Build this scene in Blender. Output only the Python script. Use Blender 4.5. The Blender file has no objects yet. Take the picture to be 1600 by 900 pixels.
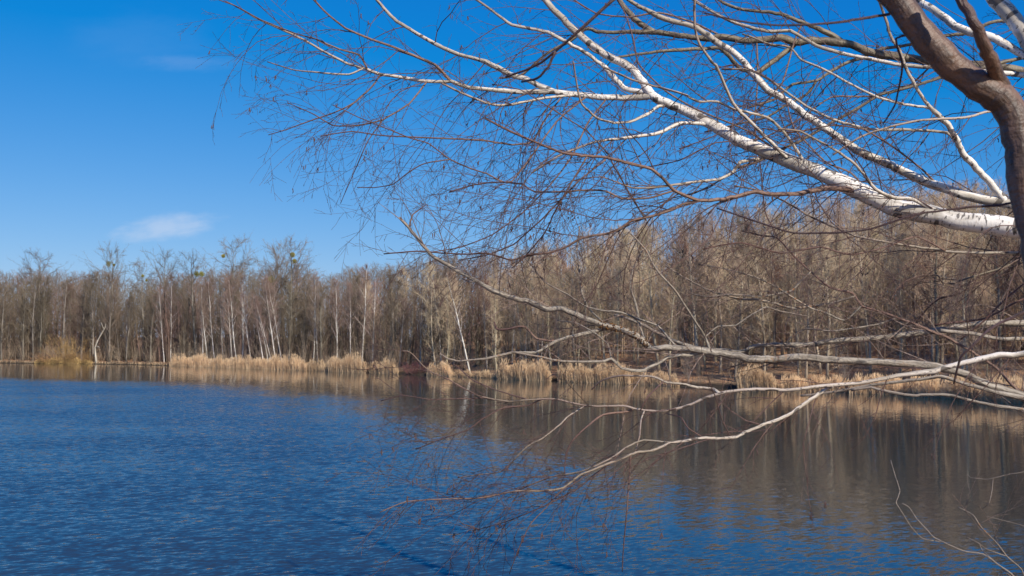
import bpy, math, random
import numpy as np
from mathutils import Vector

SC = bpy.context.scene
COL = SC.collection
R = math.radians

# ------------------------------------------------------------ camera, sky, sun
CAM_H, HZ, FPX = 3.6, 534.0, 1600 * 35.0 / 36.0
cam_d = bpy.data.cameras.new('camera')
cam = bpy.data.objects.new('camera', cam_d); COL.objects.link(cam)
cam_d.lens, cam_d.sensor_width = 35.0, 36.0
cam_d.clip_start, cam_d.clip_end = 0.05, 6000
PITCH = math.atan((HZ - 450) / FPX)
cam.location = (0, 0, CAM_H); cam.rotation_euler = (math.pi / 2 + PITCH, 0, 0)
cam_d.dof.use_dof = True; cam_d.dof.focus_distance = 8.5; cam_d.dof.aperture_fstop = 8.0
SC.camera = cam
SC.render.resolution_x, SC.render.resolution_y = 1024, 576

SUN = Vector((0.42, -0.74, 0.62)).normalized()
SUN_EL = math.asin(SUN.z); SUN_ROT = math.atan2(SUN.x, SUN.y)
sl = bpy.data.lights.new('sun', 'SUN'); sl.energy = 5.0; sl.angle = R(0.53); sl.color = (1.0, 0.93, 0.82)
so = bpy.data.objects.new('sun', sl); COL.objects.link(so)
so.rotation_euler = (-SUN).to_track_quat('-Z', 'Y').to_euler(); so.location = (20, -20, 30)

SC.view_settings.view_transform = 'Standard'; SC.view_settings.look = 'None'
SC.view_settings.gamma = 1; SC.view_settings.exposure = 0.08
SC.view_settings.use_curve_mapping = False
SC.render.engine = 'CYCLES'


class NT:
    """small helper to write node trees"""
    def __init__(s, tree): s.t = tree; s.n = tree.nodes; s.n.clear()
    def new(s, typ, ins=None, **kw):
        nd = s.n.new(typ)
        for k, v in kw.items(): setattr(nd, k, v)
        for k, v in (ins or {}).items():
            sock = nd.inputs[k]
            if isinstance(v, bpy.types.NodeSocket): s.t.links.new(v, sock)
            else: sock.default_value = (*v, 1) if sock.type == 'RGBA' and len(v) == 3 else v
        return nd
    def math(s, op, a, b=0.0, clamp=False):
        return s.new('ShaderNodeMath', {0: a, 1: b}, operation=op, use_clamp=clamp).outputs[0]
    def vmath(s, op, a, b=(0, 0, 0)):
        nd = s.new('ShaderNodeVectorMath', {0: a, 1: b}, operation=op)
        return nd.outputs['Value'] if op in ('DOT_PRODUCT', 'LENGTH', 'DISTANCE') else nd.outputs[0]
    def mix(s, f, a, b, mode='MIX'):
        nd = s.new('ShaderNodeMix', data_type='RGBA', blend_type=mode)
        for i, v in ((0, f), (6, a), (7, b)):
            if isinstance(v, bpy.types.NodeSocket): s.t.links.new(v, nd.inputs[i])
            else: nd.inputs[i].default_value = v if i == 0 else (*v[:3], 1)
        return nd.outputs[2]
    def ramp(s, f, stops, interp='LINEAR'):
        nd = s.new('ShaderNodeValToRGB', {0: f}); cr = nd.color_ramp; cr.interpolation = interp
        while len(cr.elements) < len(stops): cr.elements.new(0.5)
        for e, (p, c) in zip(cr.elements, stops):
            e.position = p; e.color = (*c[:3], 1) if hasattr(c, '__len__') else (c, c, c, 1)
        return nd.outputs[0]
    def noise(s, vec, scale, detail=3, rough=0.5, out=0):
        nd = s.new('ShaderNodeTexNoise', {'Scale': scale, 'Detail': detail, 'Roughness': rough})
        if vec is not None: s.t.links.new(vec, nd.inputs['Vector'])
        return nd.outputs[out]
    def maprange(s, v, a, b, c=0.0, d=1.0):
        return s.new('ShaderNodeMapRange', {0: v, 1: a, 2: b, 3: c, 4: d}, interpolation_type='SMOOTHSTEP').outputs[0]


def px_dir(x, y):
    """world direction seen at a pixel of the 1600 x 900 photograph"""
    v = Vector(((x - 800) / FPX, 1.0, (450 - y) / FPX))
    c, s_ = math.cos(PITCH), math.sin(PITCH)
    return Vector((v.x, v.y * c - v.z * s_, v.y * s_ + v.z * c))


def at(x, y, Y):
    d = px_dir(x, y); k = Y / d.y
    return Vector((d.x * k, Y, CAM_H + d.z * k))


def make_world():
    w = bpy.data.worlds.new('World'); SC.world = w; w.use_nodes = True
    t = NT(w.node_tree)
    sky = t.new('ShaderNodeTexSky', sky_type='NISHITA', sun_disc=False, sun_elevation=SUN_EL, sun_rotation=SUN_ROT,
                altitude=300, air_density=1.0, dust_density=0.35, ozone_density=2.6)
    sp = t.new('ShaderNodeSeparateColor', {0: sky.outputs[0]})      # the deep blue of the photograph's colour grade
    def ch(i, k, o, lo): return t.math('MAXIMUM', t.math('ADD', t.math('MULTIPLY', sp.outputs[i], k), o), lo)
    graded = t.new('ShaderNodeCombineColor', {0: ch(0, .69, -1.32, .05), 1: ch(1, .60, .28, .1), 2: ch(2, .46, 4.0, .2)}).outputs[0]
    tc = t.new('ShaderNodeTexCoord')
    d = t.vmath('NORMALIZE', tc.outputs['Generated'])
    col = graded
    # wisps of cirrus: soft patches of torn cloud at three places of the sky
    for (cx, cy, wx, wy, amt, sc) in ((262, 355, .050, .0145, .36, 34), (300, 98, .050, .009, .07, 30), (215, 60, .07, .03, .03, 14)):
        c = px_dir(cx, cy).normalized()
        right = Vector((0, 0, 1)).cross(c).normalized() * -1
        up = right.cross(c) * 1.0
        if up.z < 0: up = -up
        a = t.vmath('DOT_PRODUCT', d, tuple(right)); b = t.vmath('DOT_PRODUCT', d, tuple(up))
        ctr = t.vmath('DOT_PRODUCT', d, tuple(c))
        b = t.math('ADD', b, t.math('MULTIPLY', a, -0.16 if cy > 200 else -.1))
        q = t.new('ShaderNodeCombineXYZ', {0: t.math('MULTIPLY', a, 1 / wx), 1: t.math('MULTIPLY', b, 1 / wy), 2: 0.0}).outputs[0]
        r = t.vmath('LENGTH', q)
        nv = t.new('ShaderNodeCombineXYZ', {0: t.math('MULTIPLY', a, 1.0), 1: t.math('MULTIPLY', b, 2.6), 2: 0.3}).outputs[0]
        nz = t.noise(nv, sc, 6, .6)
        m = t.maprange(t.math('ADD', r, t.math('MULTIPLY', t.math('SUBTRACT', nz, .5), 1.5)), 1.15, 0.0)
        m = t.math('MULTIPLY', t.math('MULTIPLY', m, amt), t.math('GREATER_THAN', ctr, 0.5))
        col = t.mix(m, col, (7.4, 7.6, 8.4))
    bg = t.new('ShaderNodeBackground', {'Color': col, 'Strength': 0.099})
    out = t.new('ShaderNodeOutputWorld', {'Surface': bg.outputs[0]})
make_world()


# ------------------------------------------------------------ object helpers
def tag(o, label=None, cat=None, group=None, kind=None):
    if label: o['label'] = label
    if cat: o['category'] = cat
    if group: o['group'] = group
    if kind: o['kind'] = kind
    return o


def empty(name, loc=(0, 0, 0), label=None, cat=None, group=None):
    o = bpy.data.objects.new(name, None); COL.objects.link(o)
    o.location = loc; o.empty_display_size = .3
    return tag(o, label, cat, group)


class MB:
    """collects tubes / blades; holds bark coordinates and radius per vertex"""
    def __init__(s): s.v = []; s.f = []; s.b = []; s.r = []
    def tube(s, pts, rad, sides=3, cap=True, u0=0.0, age=None):
        n = len(pts); base = len(s.v)
        d = [(pts[min(i + 1, n - 1)] - pts[max(i - 1, 0)]) for i in range(n)]
        t = d[0].normalized()
        a = t.orthogonal().normalized()
        u = u0
        cs = [(math.cos(k * 2 * math.pi / sides), math.sin(k * 2 * math.pi / sides)) for k in range(sides)]
        for i in range(n):
            t = d[i].normalized() if d[i].length > 1e-9 else t
            a = a - t * a.dot(t)
            if a.length < 1e-6: a = t.orthogonal()
            a.normalize(); b = t.cross(a)
            if i: u += (pts[i] - pts[i - 1]).length
            p = pts[i]; r = rad[i]
            for c, q in cs:
                s.v.append((p.x + (a.x * c + b.x * q) * r, p.y + (a.y * c + b.y * q) * r, p.z + (a.z * c + b.z * q) * r))
                s.b.append((u, c, q)); s.r.append(r * age[i] if age else r)
        for i in range(n - 1):
            o = base + i * sides
            for k in range(sides):
                k2 = (k + 1) % sides
                s.f.append((o + k, o + k2, o + sides + k2, o + sides + k))
        if cap:
            s.f.append(tuple(base + (n - 1) * sides + k for k in range(sides)))
            s.f.append(tuple(base + k for k in reversed(range(sides))))
    def cone(s, p, q, r):
        """thin twig: three sided, to a point"""
        base = len(s.v); t = (q - p)
        if t.length < 1e-6: return
        a = t.orthogonal().normalized() * r; b = t.normalized().cross(a)
        for k in (0, 1, 2):
            c, d = ((1, 0), (-.5, .866), (-.5, -.866))[k]
            s.v.append(tuple(p + a * c + b * d)); s.b.append((0, c, d)); s.r.append(r)
        s.v.append(tuple(q)); s.b.append((t.length, 0, 0)); s.r.append(r * .5)
        s.f += [(base, base + 1, base + 3), (base + 1, base + 2, base + 3), (base + 2, base, base + 3)]
    def blade(s, p, q, w, side, bend=None):
        base = len(s.v); m = (p + q) / 2 + (bend or Vector())
        for pt, k in ((p, 1), (m, .8)):
            s.v.append(tuple(pt - side * w * k)); s.v.append(tuple(pt + side * w * k))
            s.b += [(0, 1, 0), (0, -1, 0)]; s.r += [w, w]
        s.v.append(tuple(q)); s.b.append((1, 0, 0)); s.r.append(w)
        s.f += [(base, base + 1, base + 3, base + 2), (base + 2, base + 3, base + 4)]
    def mesh(s, name, mat, smooth=True):
        me = bpy.data.meshes.new(name); me.from_pydata(s.v, [], s.f)
        a = me.attributes.new('bark', 'FLOAT_VECTOR', 'POINT'); a.data.foreach_set('vector', np.array(s.b, 'f').ravel())
        a = me.attributes.new('rad', 'FLOAT', 'POINT'); a.data.foreach_set('value', np.array(s.r, 'f'))
        if smooth: me.polygons.foreach_set('use_smooth', np.ones(len(s.f), bool))
        me.materials.append(mat); me.update(); return me
    def build(s, name, mat, parent=None, smooth=True):
        o = bpy.data.objects.new(name, s.mesh(name, mat, smooth)); COL.objects.link(o)
        if parent:
            o.parent = parent
        return o


def material(name):
    m = bpy.data.materials.new(name); m.use_nodes = True
    return m, NT(m.node_tree)


def finish(t, color, rough=0.8, normal=None, spec=0.3, **kw):
    ins = {'Base Color': color, 'Roughness': rough, 'Specular IOR Level': spec}
    if normal is not None: ins['Normal'] = normal
    ins.update(kw)
    b = t.new('ShaderNodeBsdfPrincipled', ins)
    t.new('ShaderNodeOutputMaterial', {'Surface': b.outputs[0]})


def m_birch(name='birch_bark', white=(0.84, 0.77, 0.67), tan=(0.60, 0.51, 0.41), thin=(0.19, 0.11, 0.08), olive=.7):
    m, t = material(name)
    at_ = t.new('ShaderNodeAttribute', attribute_name='bark').outputs['Vector']
    rad = t.new('ShaderNodeAttribute', attribute_name='rad').outputs['Fac']
    base = t.ramp(t.math('MULTIPLY', rad, 20.0), [(0.030, thin), (0.085, tuple(.6 * a + .4 * b for a, b in zip(thin, tan))), (0.17, tan), (0.38, white)])
    # long soft olive / brown stains
    st = t.noise(t.vmath('MULTIPLY', at_, (2.2, .35, .35)), 1.0, 4, .6)
    base = t.mix(t.maprange(st, .46, .60, 0, olive), base, (0.26, 0.21, 0.14))
    # mottled rough skin
    mt = t.noise(t.vmath('MULTIPLY', at_, (34, 1.6, 1.6)), 1.0, 3, .6)
    base = t.mix(t.maprange(mt, .55, .72, 0, .5), base, (0.38, 0.31, 0.25))
    # short dark dashes across the bark
    ln = t.noise(t.vmath('MULTIPLY', at_, (62, 1.25, 1.25)), 1.0, 1, .5)
    ln = t.math('ADD', ln, t.math('MULTIPLY', t.math('SUBTRACT', t.noise(t.vmath('MULTIPLY', at_, (5, .6, .6)), 1.0, 2, .5), .52), .35))
    base = t.mix(t.maprange(ln, .63, .68, 0, .8), base, (0.05, 0.04, 0.035))
    # dark rings at the nodes
    rg = t.noise(t.vmath('MULTIPLY', at_, (17, .35, .35)), 1.0, 0, .5)
    base = t.mix(t.maprange(rg, .67, .70, 0, .85), base, (0.06, 0.045, 0.035))
    # patches at the underside and forks
    pt = t.noise(t.vmath('MULTIPLY', at_, (9, 1.5, 1.5)), 1.0, 4, .7)
    base = t.mix(t.maprange(pt, .62, .70, 0, .7), base, (0.09, 0.07, 0.055))
    bp = t.new('ShaderNodeBump', {'Strength': .5, 'Distance': .004, 'Height': t.math('ADD', mt, ln)})
    finish(t, base, .62, bp.outputs[0], .3)
    return m


def m_smooth(name, c1, c2, thin, lichen=0.0, k=20.0, rough=.6):
    m, t = material(name)
    at_ = t.new('ShaderNodeAttribute', attribute_name='bark').outputs['Vector']
    rad = t.new('ShaderNodeAttribute', attribute_name='rad').outputs['Fac']
    n = t.noise(t.vmath('MULTIPLY', at_, (7, 1.3, 1.3)), 1.0, 5, .65)
    c = t.mix(t.maprange(n, .38, .64), c1, c2)
    c = t.mix(t.maprange(t.math('MULTIPLY', rad, k), .14, .03), c, thin)
    ln = t.noise(t.vmath('MULTIPLY', at_, (60, 1.6, 1.6)), 1.0, 2, .5)
    c = t.mix(t.maprange(ln, .60, .70, 0, .55), c, tuple(x * .35 for x in c1))
    rg = t.noise(t.vmath('MULTIPLY', at_, (6, .3, .3)), 1.0, 0, .5)
    c = t.mix(t.maprange(rg, .70, .74, 0, .6), c, (0.05, 0.04, 0.035))
    if lichen:
        g = t.new('ShaderNodeTexCoord').outputs['Object']
        li = t.noise(g, 45.0, 4, .7); lm = t.noise(g, 2.1, 2, .5)
        f = t.math('MULTIPLY', t.maprange(li, .52, .62), t.maprange(lm, .54, .64, 0, lichen))
        c = t.mix(f, c, (0.36, 0.15, 0.035))
    bp = t.new('ShaderNodeBump', {'Strength': 1.0, 'Distance': .006, 'Height': t.math('ADD', n, ln)})
    finish(t, c, rough, bp.outputs[0], .4)
    return m


def m_far(name, c1, c2, var=.35, patch=None):
    """bark and twigs of the far trees, each tree a little different"""
    m, t = material(name)
    oi = t.new('ShaderNodeObjectInfo').outputs['Random']
    g = t.new('ShaderNodeNewGeometry').outputs['Position']
    n = t.noise(t.vmath('MULTIPLY', g, (1, 1, .35)), .9, 4, .6)
    c = t.mix(t.maprange(n, .35, .65), c1, c2)
    if patch: c = t.mix(t.maprange(t.noise(g, .07, 2, .5), .50, .60, 0, .75), c, patch)
    v = t.math('ADD', t.math('MULTIPLY', oi, var), 1 - var / 2)
    hs = t.new('ShaderNodeHueSaturation', {'Value': v, 'Color': c, 'Hue': t.math('ADD', t.math('MULTIPLY', t.math('FRACT', t.math('MULTIPLY', oi, 7.3)), .03), .485)})
    finish(t, hs.outputs[0], .85, None, .15)
    return m


def m_reed(name, c1, c2, var=.2):
    m, t = material(name)
    oi = t.new('ShaderNodeObjectInfo').outputs['Random']; g = t.new('ShaderNodeNewGeometry').outputs['Position']
    c = t.mix(t.maprange(t.noise(t.vmath('MULTIPLY', g, (1, 1, .25)), 1.4, 4, .6), .38, .62), c1, c2)
    c = t.new('ShaderNodeHueSaturation', {'Value': t.math('ADD', t.math('MULTIPLY', oi, var), 1 - var / 2), 'Color': c}).outputs[0]
    a = t.new('ShaderNodeBsdfDiffuse', {'Color': c}).outputs[0]; b = t.new('ShaderNodeBsdfTranslucent', {'Color': c}).outputs[0]
    t.new('ShaderNodeOutputMaterial', {'Surface': t.new('ShaderNodeMixShader', {0: .42, 1: a, 2: b}).outputs[0]})
    return m


M = {}
M['birch'] = m_birch()
M['olive'] = m_smooth('olive_bark', (0.25, 0.205, 0.135), (0.105, 0.08, 0.055), (0.17, 0.10, 0.075))
M['grey'] = m_smooth('grey_bark', (0.40, 0.34, 0.265), (0.17, 0.135, 0.10), (0.30, 0.235, 0.18), lichen=.9)
M['twig_red'] = m_smooth('red_twig', (0.19, 0.115, 0.085), (0.13, 0.08, 0.065), (0.155, 0.085, 0.068))
M['redbark'] = m_smooth('red_brown_bark', (0.27, 0.165, 0.115), (0.17, 0.10, 0.075), (0.15, 0.075, 0.06))
M['twig_tan'] = m_smooth('tan_twig', (0.50, 0.41, 0.33), (0.24, 0.17, 0.13), (0.27, 0.18, 0.14))
M['near'] = m_smooth('near_bark', (0.18, 0.108, 0.072), (0.070, 0.046, 0.032), (0.09, 0.05, 0.045), rough=.5, k=8.0)
M['cone'] = m_smooth('cone_scale', (0.03, 0.02, 0.015), (0.05, 0.035, 0.025), (0.03, 0.02, 0.015))
M['lichen'] = m_far('lichen', (0.22, 0.095, 0.035), (0.075, 0.045, 0.028), .1)
M['pole_trunk'] = m_far('pole_trunk', (0.50, 0.42, 0.30), (0.29, 0.235, 0.16))
M['pole_twig'] = m_far('pole_twig', (0.55, 0.41, 0.275), (0.40, 0.295, 0.195))
M['brown_trunk'] = m_far('brown_trunk', (0.29, 0.25, 0.20), (0.13, 0.11, 0.085))
M['brown_twig'] = m_far('brown_twig', (0.225, 0.17, 0.115), (0.125, 0.095, 0.067))
M['red_twig_far'] = m_far('red_twig_far', (0.24, 0.13, 0.09), (0.15, 0.09, 0.07))
M['birch_trunk_far'] = m_far('birch_trunk_far', (0.86, 0.80, 0.72), (0.52, 0.46, 0.38), .2)
M['birch_twig_far'] = m_far('birch_twig_far', (0.30, 0.20, 0.155), (0.22, 0.15, 0.12))
M['maroon'] = m_far('maroon_twig', (0.25, 0.105, 0.095), (0.17, 0.08, 0.07))
M['amber'] = m_far('amber_twig', (0.48, 0.30, 0.13), (0.34, 0.21, 0.10))
M['mistletoe'] = m_far('mistletoe_leaf', (0.34, 0.30, 0.06), (0.20, 0.19, 0.04))
M['snag'] = m_far('bleached_wood', (0.60, 0.52, 0.43), (0.38, 0.32, 0.26), .1)
M['wood_mass'] = m_far('wood_mass', (0.54, 0.40, 0.285), (0.40, 0.295, 0.21), .1, patch=(0.26, 0.17, 0.15))
M['young'] = m_far('young_wood_bark', (0.54, 0.405, 0.265), (0.38, 0.28, 0.185), .1)
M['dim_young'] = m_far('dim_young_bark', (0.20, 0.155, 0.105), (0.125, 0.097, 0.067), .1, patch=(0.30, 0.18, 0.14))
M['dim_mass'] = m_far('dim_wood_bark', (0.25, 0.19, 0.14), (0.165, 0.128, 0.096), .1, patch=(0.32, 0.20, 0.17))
M['reed'] = m_reed('reed_straw', (0.86, 0.64, 0.40), (0.62, 0.43, 0.26), .25)

# ------------------------------------------------------------ the lake and its shore
SHORE = [(-128, 188), (-87, 168), (-70, 163), (-54, 153), (-42, 141), (-29, 129), (-14.7, 114), (-6, 104), (0, 96), (5.6, 90), (11, 84.5), (15, 80),
         (19.4, 75.5), (23.5, 71.8), (27.2, 68.5), (28.5, 63.5), (30.5, 58.5), (34, 52), (37, 40), (33, 25), (21, 14), (9, 8.6), (0, 7.2), (-15, 6), (-50, -6), (-120, 6), (-175, 70), (-165, 150)]
FAR = SHORE[:18]


def smooth_poly(p, n=4):
    p = np.array(p, float)
    for _ in range(n):
        q = np.roll(p, -1, 0)
        p = np.stack([p * .75 + q * .25, p * .25 + q * .75], 1).reshape(-1, 2)
    return p
POLY = smooth_poly(SHORE, 3)


def sdist(P):
    """distance to the shore line: positive on land, negative over the lake"""
    P = np.atleast_2d(np.asarray(P, float)); a = POLY; b = np.roll(POLY, -1, 0)
    best = np.full(len(P), 1e9); inside = np.zeros(len(P), bool)
    for (ax, ay), (bx, by) in zip(a, b):
        dx, dy = bx - ax, by - ay
        k = np.clip(((P[:, 0] - ax) * dx + (P[:, 1] - ay) * dy) / (dx * dx + dy * dy + 1e-12), 0, 1)
        best = np.minimum(best, np.hypot(P[:, 0] - ax - k * dx, P[:, 1] - ay - k * dy))
        c = ((ay > P[:, 1]) != (by > P[:, 1])) & (P[:, 0] < (bx - ax) * (P[:, 1] - ay) / (by - ay + 1e-12) + ax)
        inside ^= c
    return np.where(inside, -best, best)


def sst(x, a, b):
    k = np.clip((x - a) / (b - a), 0, 1); return k * k * (3 - 2 * k)


def ground_z(P, s=None):
    P = np.atleast_2d(np.asarray(P, float))
    if s is None: s = sdist(P)
    x, y = P[:, 0], P[:, 1]
    near = 1 - sst(y, 12, 40)
    hill = sst(x, -40, 16)
    far_z = 0.32 * sst(s, 0, 1.0) + (0.035 + 0.19 * hill) * np.clip(s - .6, 0, 30) + .07 * hill * np.clip(s - 30, 0, 30) + .02 * np.clip(s - 46, 0, 200)
    near_z = 2.0 * sst(s, 0, 6.0)
    z = near_z * near + far_z * (1 - near)
    z = z + (.12 * np.sin(x * .9 + 1.3 * np.sin(y * .37)) * np.sin(y * .7) + .25 * np.sin(x * .21) * np.sin(y * .17)) * sst(s, 1, 8) * sst(s, 1, 30)
    return np.where(s < 0, np.maximum(s * .25, -2.0), z)


def gz(x, y): return float(ground_z([(x, y)])[0])


def grid_mesh(name, xs, ys, zf, mat):
    X, Y = np.meshgrid(xs, ys); P = np.stack([X.ravel(), Y.ravel()], 1)
    Z = zf(P); V = np.column_stack([P, Z]); nx, ny = len(xs), len(ys)
    i = np.arange(nx - 1); j = np.arange(ny - 1); I, J = np.meshgrid(i, j); a = (J * nx + I).ravel()
    F = np.column_stack([a, a + 1, a + nx + 1, a + nx])
    me = bpy.data.meshes.new(name); me.vertices.add(len(V)); me.vertices.foreach_set('co', V.ravel())
    me.loops.add(F.size); me.loops.foreach_set('vertex_index', F.ravel().astype('i'))
    me.polygons.add(len(F)); me.polygons.foreach_set('loop_start', (np.arange(len(F)) * 4).astype('i'))
    me.polygons.foreach_set('use_smooth', np.ones(len(F), bool))
    me.update(calc_edges=True); me.materials.append(mat)
    o = bpy.data.objects.new(name, me); COL.objects.link(o); return o, P


def axis(lo, hi, step, far):
    core = list(np.arange(lo, hi + 1e-6, step)); a = []; s = step; x = lo
    while x > -far: s *= 1.35; x -= s; a.append(x)
    b = []; s = step; x = hi
    while x < far: s *= 1.35; x += s; b.append(x)
    return np.array(a[::-1] + core + b)


def make_ground():
    m, t = material('leaf_litter')
    g = t.new('ShaderNodeNewGeometry').outputs['Position']
    n1 = t.noise(g, 5.0, 5, .7); n2 = t.noise(g, .45, 3, .55); n3 = t.noise(g, 11.0, 3, .7)
    c = t.ramp(n1, [(.30, (0.16, 0.095, 0.055)), (.46, (0.50, 0.26, 0.135)), (.58, (0.66, 0.37, 0.20)), (.75, (0.74, 0.52, 0.33))])
    c = t.mix(t.maprange(n2, .42, .62, 0, .7), c, t.mix(n3, (0.24, 0.16, 0.09), (0.50, 0.36, 0.22)))
    c = t.mix(t.maprange(n3, .35, .65, 0, .6), c, (0.13, 0.085, 0.05))
    z = t.new('ShaderNodeSeparateXYZ', {0: g}).outputs[2]
    c = t.mix(t.maprange(t.math('ADD', z, t.math('MULTIPLY', n1, .3)), .62, .30), c, (0.055, 0.042, 0.03))
    bp = t.new('ShaderNodeBump', {'Strength': 1.0, 'Distance': .12, 'Height': n1})
    finish(t, c, .95, bp.outputs[0], .1)
    o, _ = grid_mesh('ground', axis(-135, 60, 1.3, 3000), axis(-8, 250, 1.3, 3000), ground_z, m)
    tag(o, 'leaf littered ground rising under the bare woods round the lake', None, None, 'structure')


def make_water():
    m, t = material('lake_water')
    g = t.new('ShaderNodeNewGeometry').outputs['Position']
    ruf = t.new('ShaderNodeAttribute', attribute_name='ruffle').outputs['Fac']
    # drifting cat's paws
    cp = t.noise(t.vmath('MULTIPLY', g, (.05, .11, 0)), 1.0, 4, .6)
    ruf = t.math('ADD', ruf, t.math('MULTIPLY', t.math('MULTIPLY', t.math('SUBTRACT', cp, .5), 1.3), ruf))
    rot = t.new('ShaderNodeVectorRotate', {'Vector': g, 'Angle': R(-24)}, rotation_type='Z_AXIS').outputs[0]
    s1 = t.noise(t.vmath('MULTIPLY', rot, (4.2, 10.5, 1)), 1.0, 3, .55, 'Color')
    s2 = t.noise(t.vmath('MULTIPLY', g, (1.3, 3.0, 1)), 1.0, 2, .5, 'Color')
    s3 = t.noise(t.vmath('MULTIPLY', rot, (12.0, 26.0, 1)), 1.0, 1, .5, 'Color')
    def sl(c, k): return t.vmath('MULTIPLY', t.vmath('SUBTRACT', c, (.5, .5, .5)), (k * .6, k, 0))
    v = t.vmath('ADD', t.vmath('ADD', sl(s1, .78), sl(s2, .22)), sl(s3, .30))
    bias = t.new('ShaderNodeCombineXYZ', {0: 0.0, 1: t.math('MULTIPLY', ruf, -.105), 2: 0.0}).outputs[0]      # wind-steepened faces
    v = t.vmath('ADD', v, bias)
    sc = t.new('ShaderNodeVectorMath', {0: v}, operation='SCALE'); t.t.links.new(ruf, sc.inputs['Scale'])
    n = t.vmath('NORMALIZE', t.vmath('ADD', sc.outputs[0], (0, 0, 1)))
    finish(t, (0.022, 0.033, 0.033), .045, n, .5, IOR=1.65)
    xs = axis(-135, 45, 2.0, 60); ys = axis(4, 195, 2.0, 20)
    o, P = grid_mesh('water', xs, ys, lambda P: np.zeros(len(P)), m)
    # the wind reaches the open lake, the lee of the right and far shore stays smoother
    line = [(-200, 128), (-62, 112), (-50, 99), (-22, 84), (-8, 58), (-3, 38), (3.9, 20), (12, 14), (40, 6)]
    lx, ly = zip(*line); d = np.interp(P[:, 0], lx, ly) - P[:, 1]
    w = np.interp(P[:, 0], lx, [3, 4, 6, 16, 24, 26, 22, 18, 14])
    r = .10 + .90 * sst(d, -w * .8, w)
    far_strip = sst(P[:, 0], -20, 0)
    r = .08 + (r - .08) * (1 - .55 * sst(P[:, 0], -5, 7))
    a = o.data.attributes.new('ruffle', 'FLOAT', 'POINT'); a.data.foreach_set('value', r.astype('f'))
    tag(o, 'wind rippled blue lake water with brown tree reflections', None, None, 'structure')


make_ground(); make_water()

# ------------------------------------------------------------ far trees
def wob(rng, k): return Vector((rng.gauss(0, k), rng.gauss(0, k), rng.gauss(0, k)))


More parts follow.
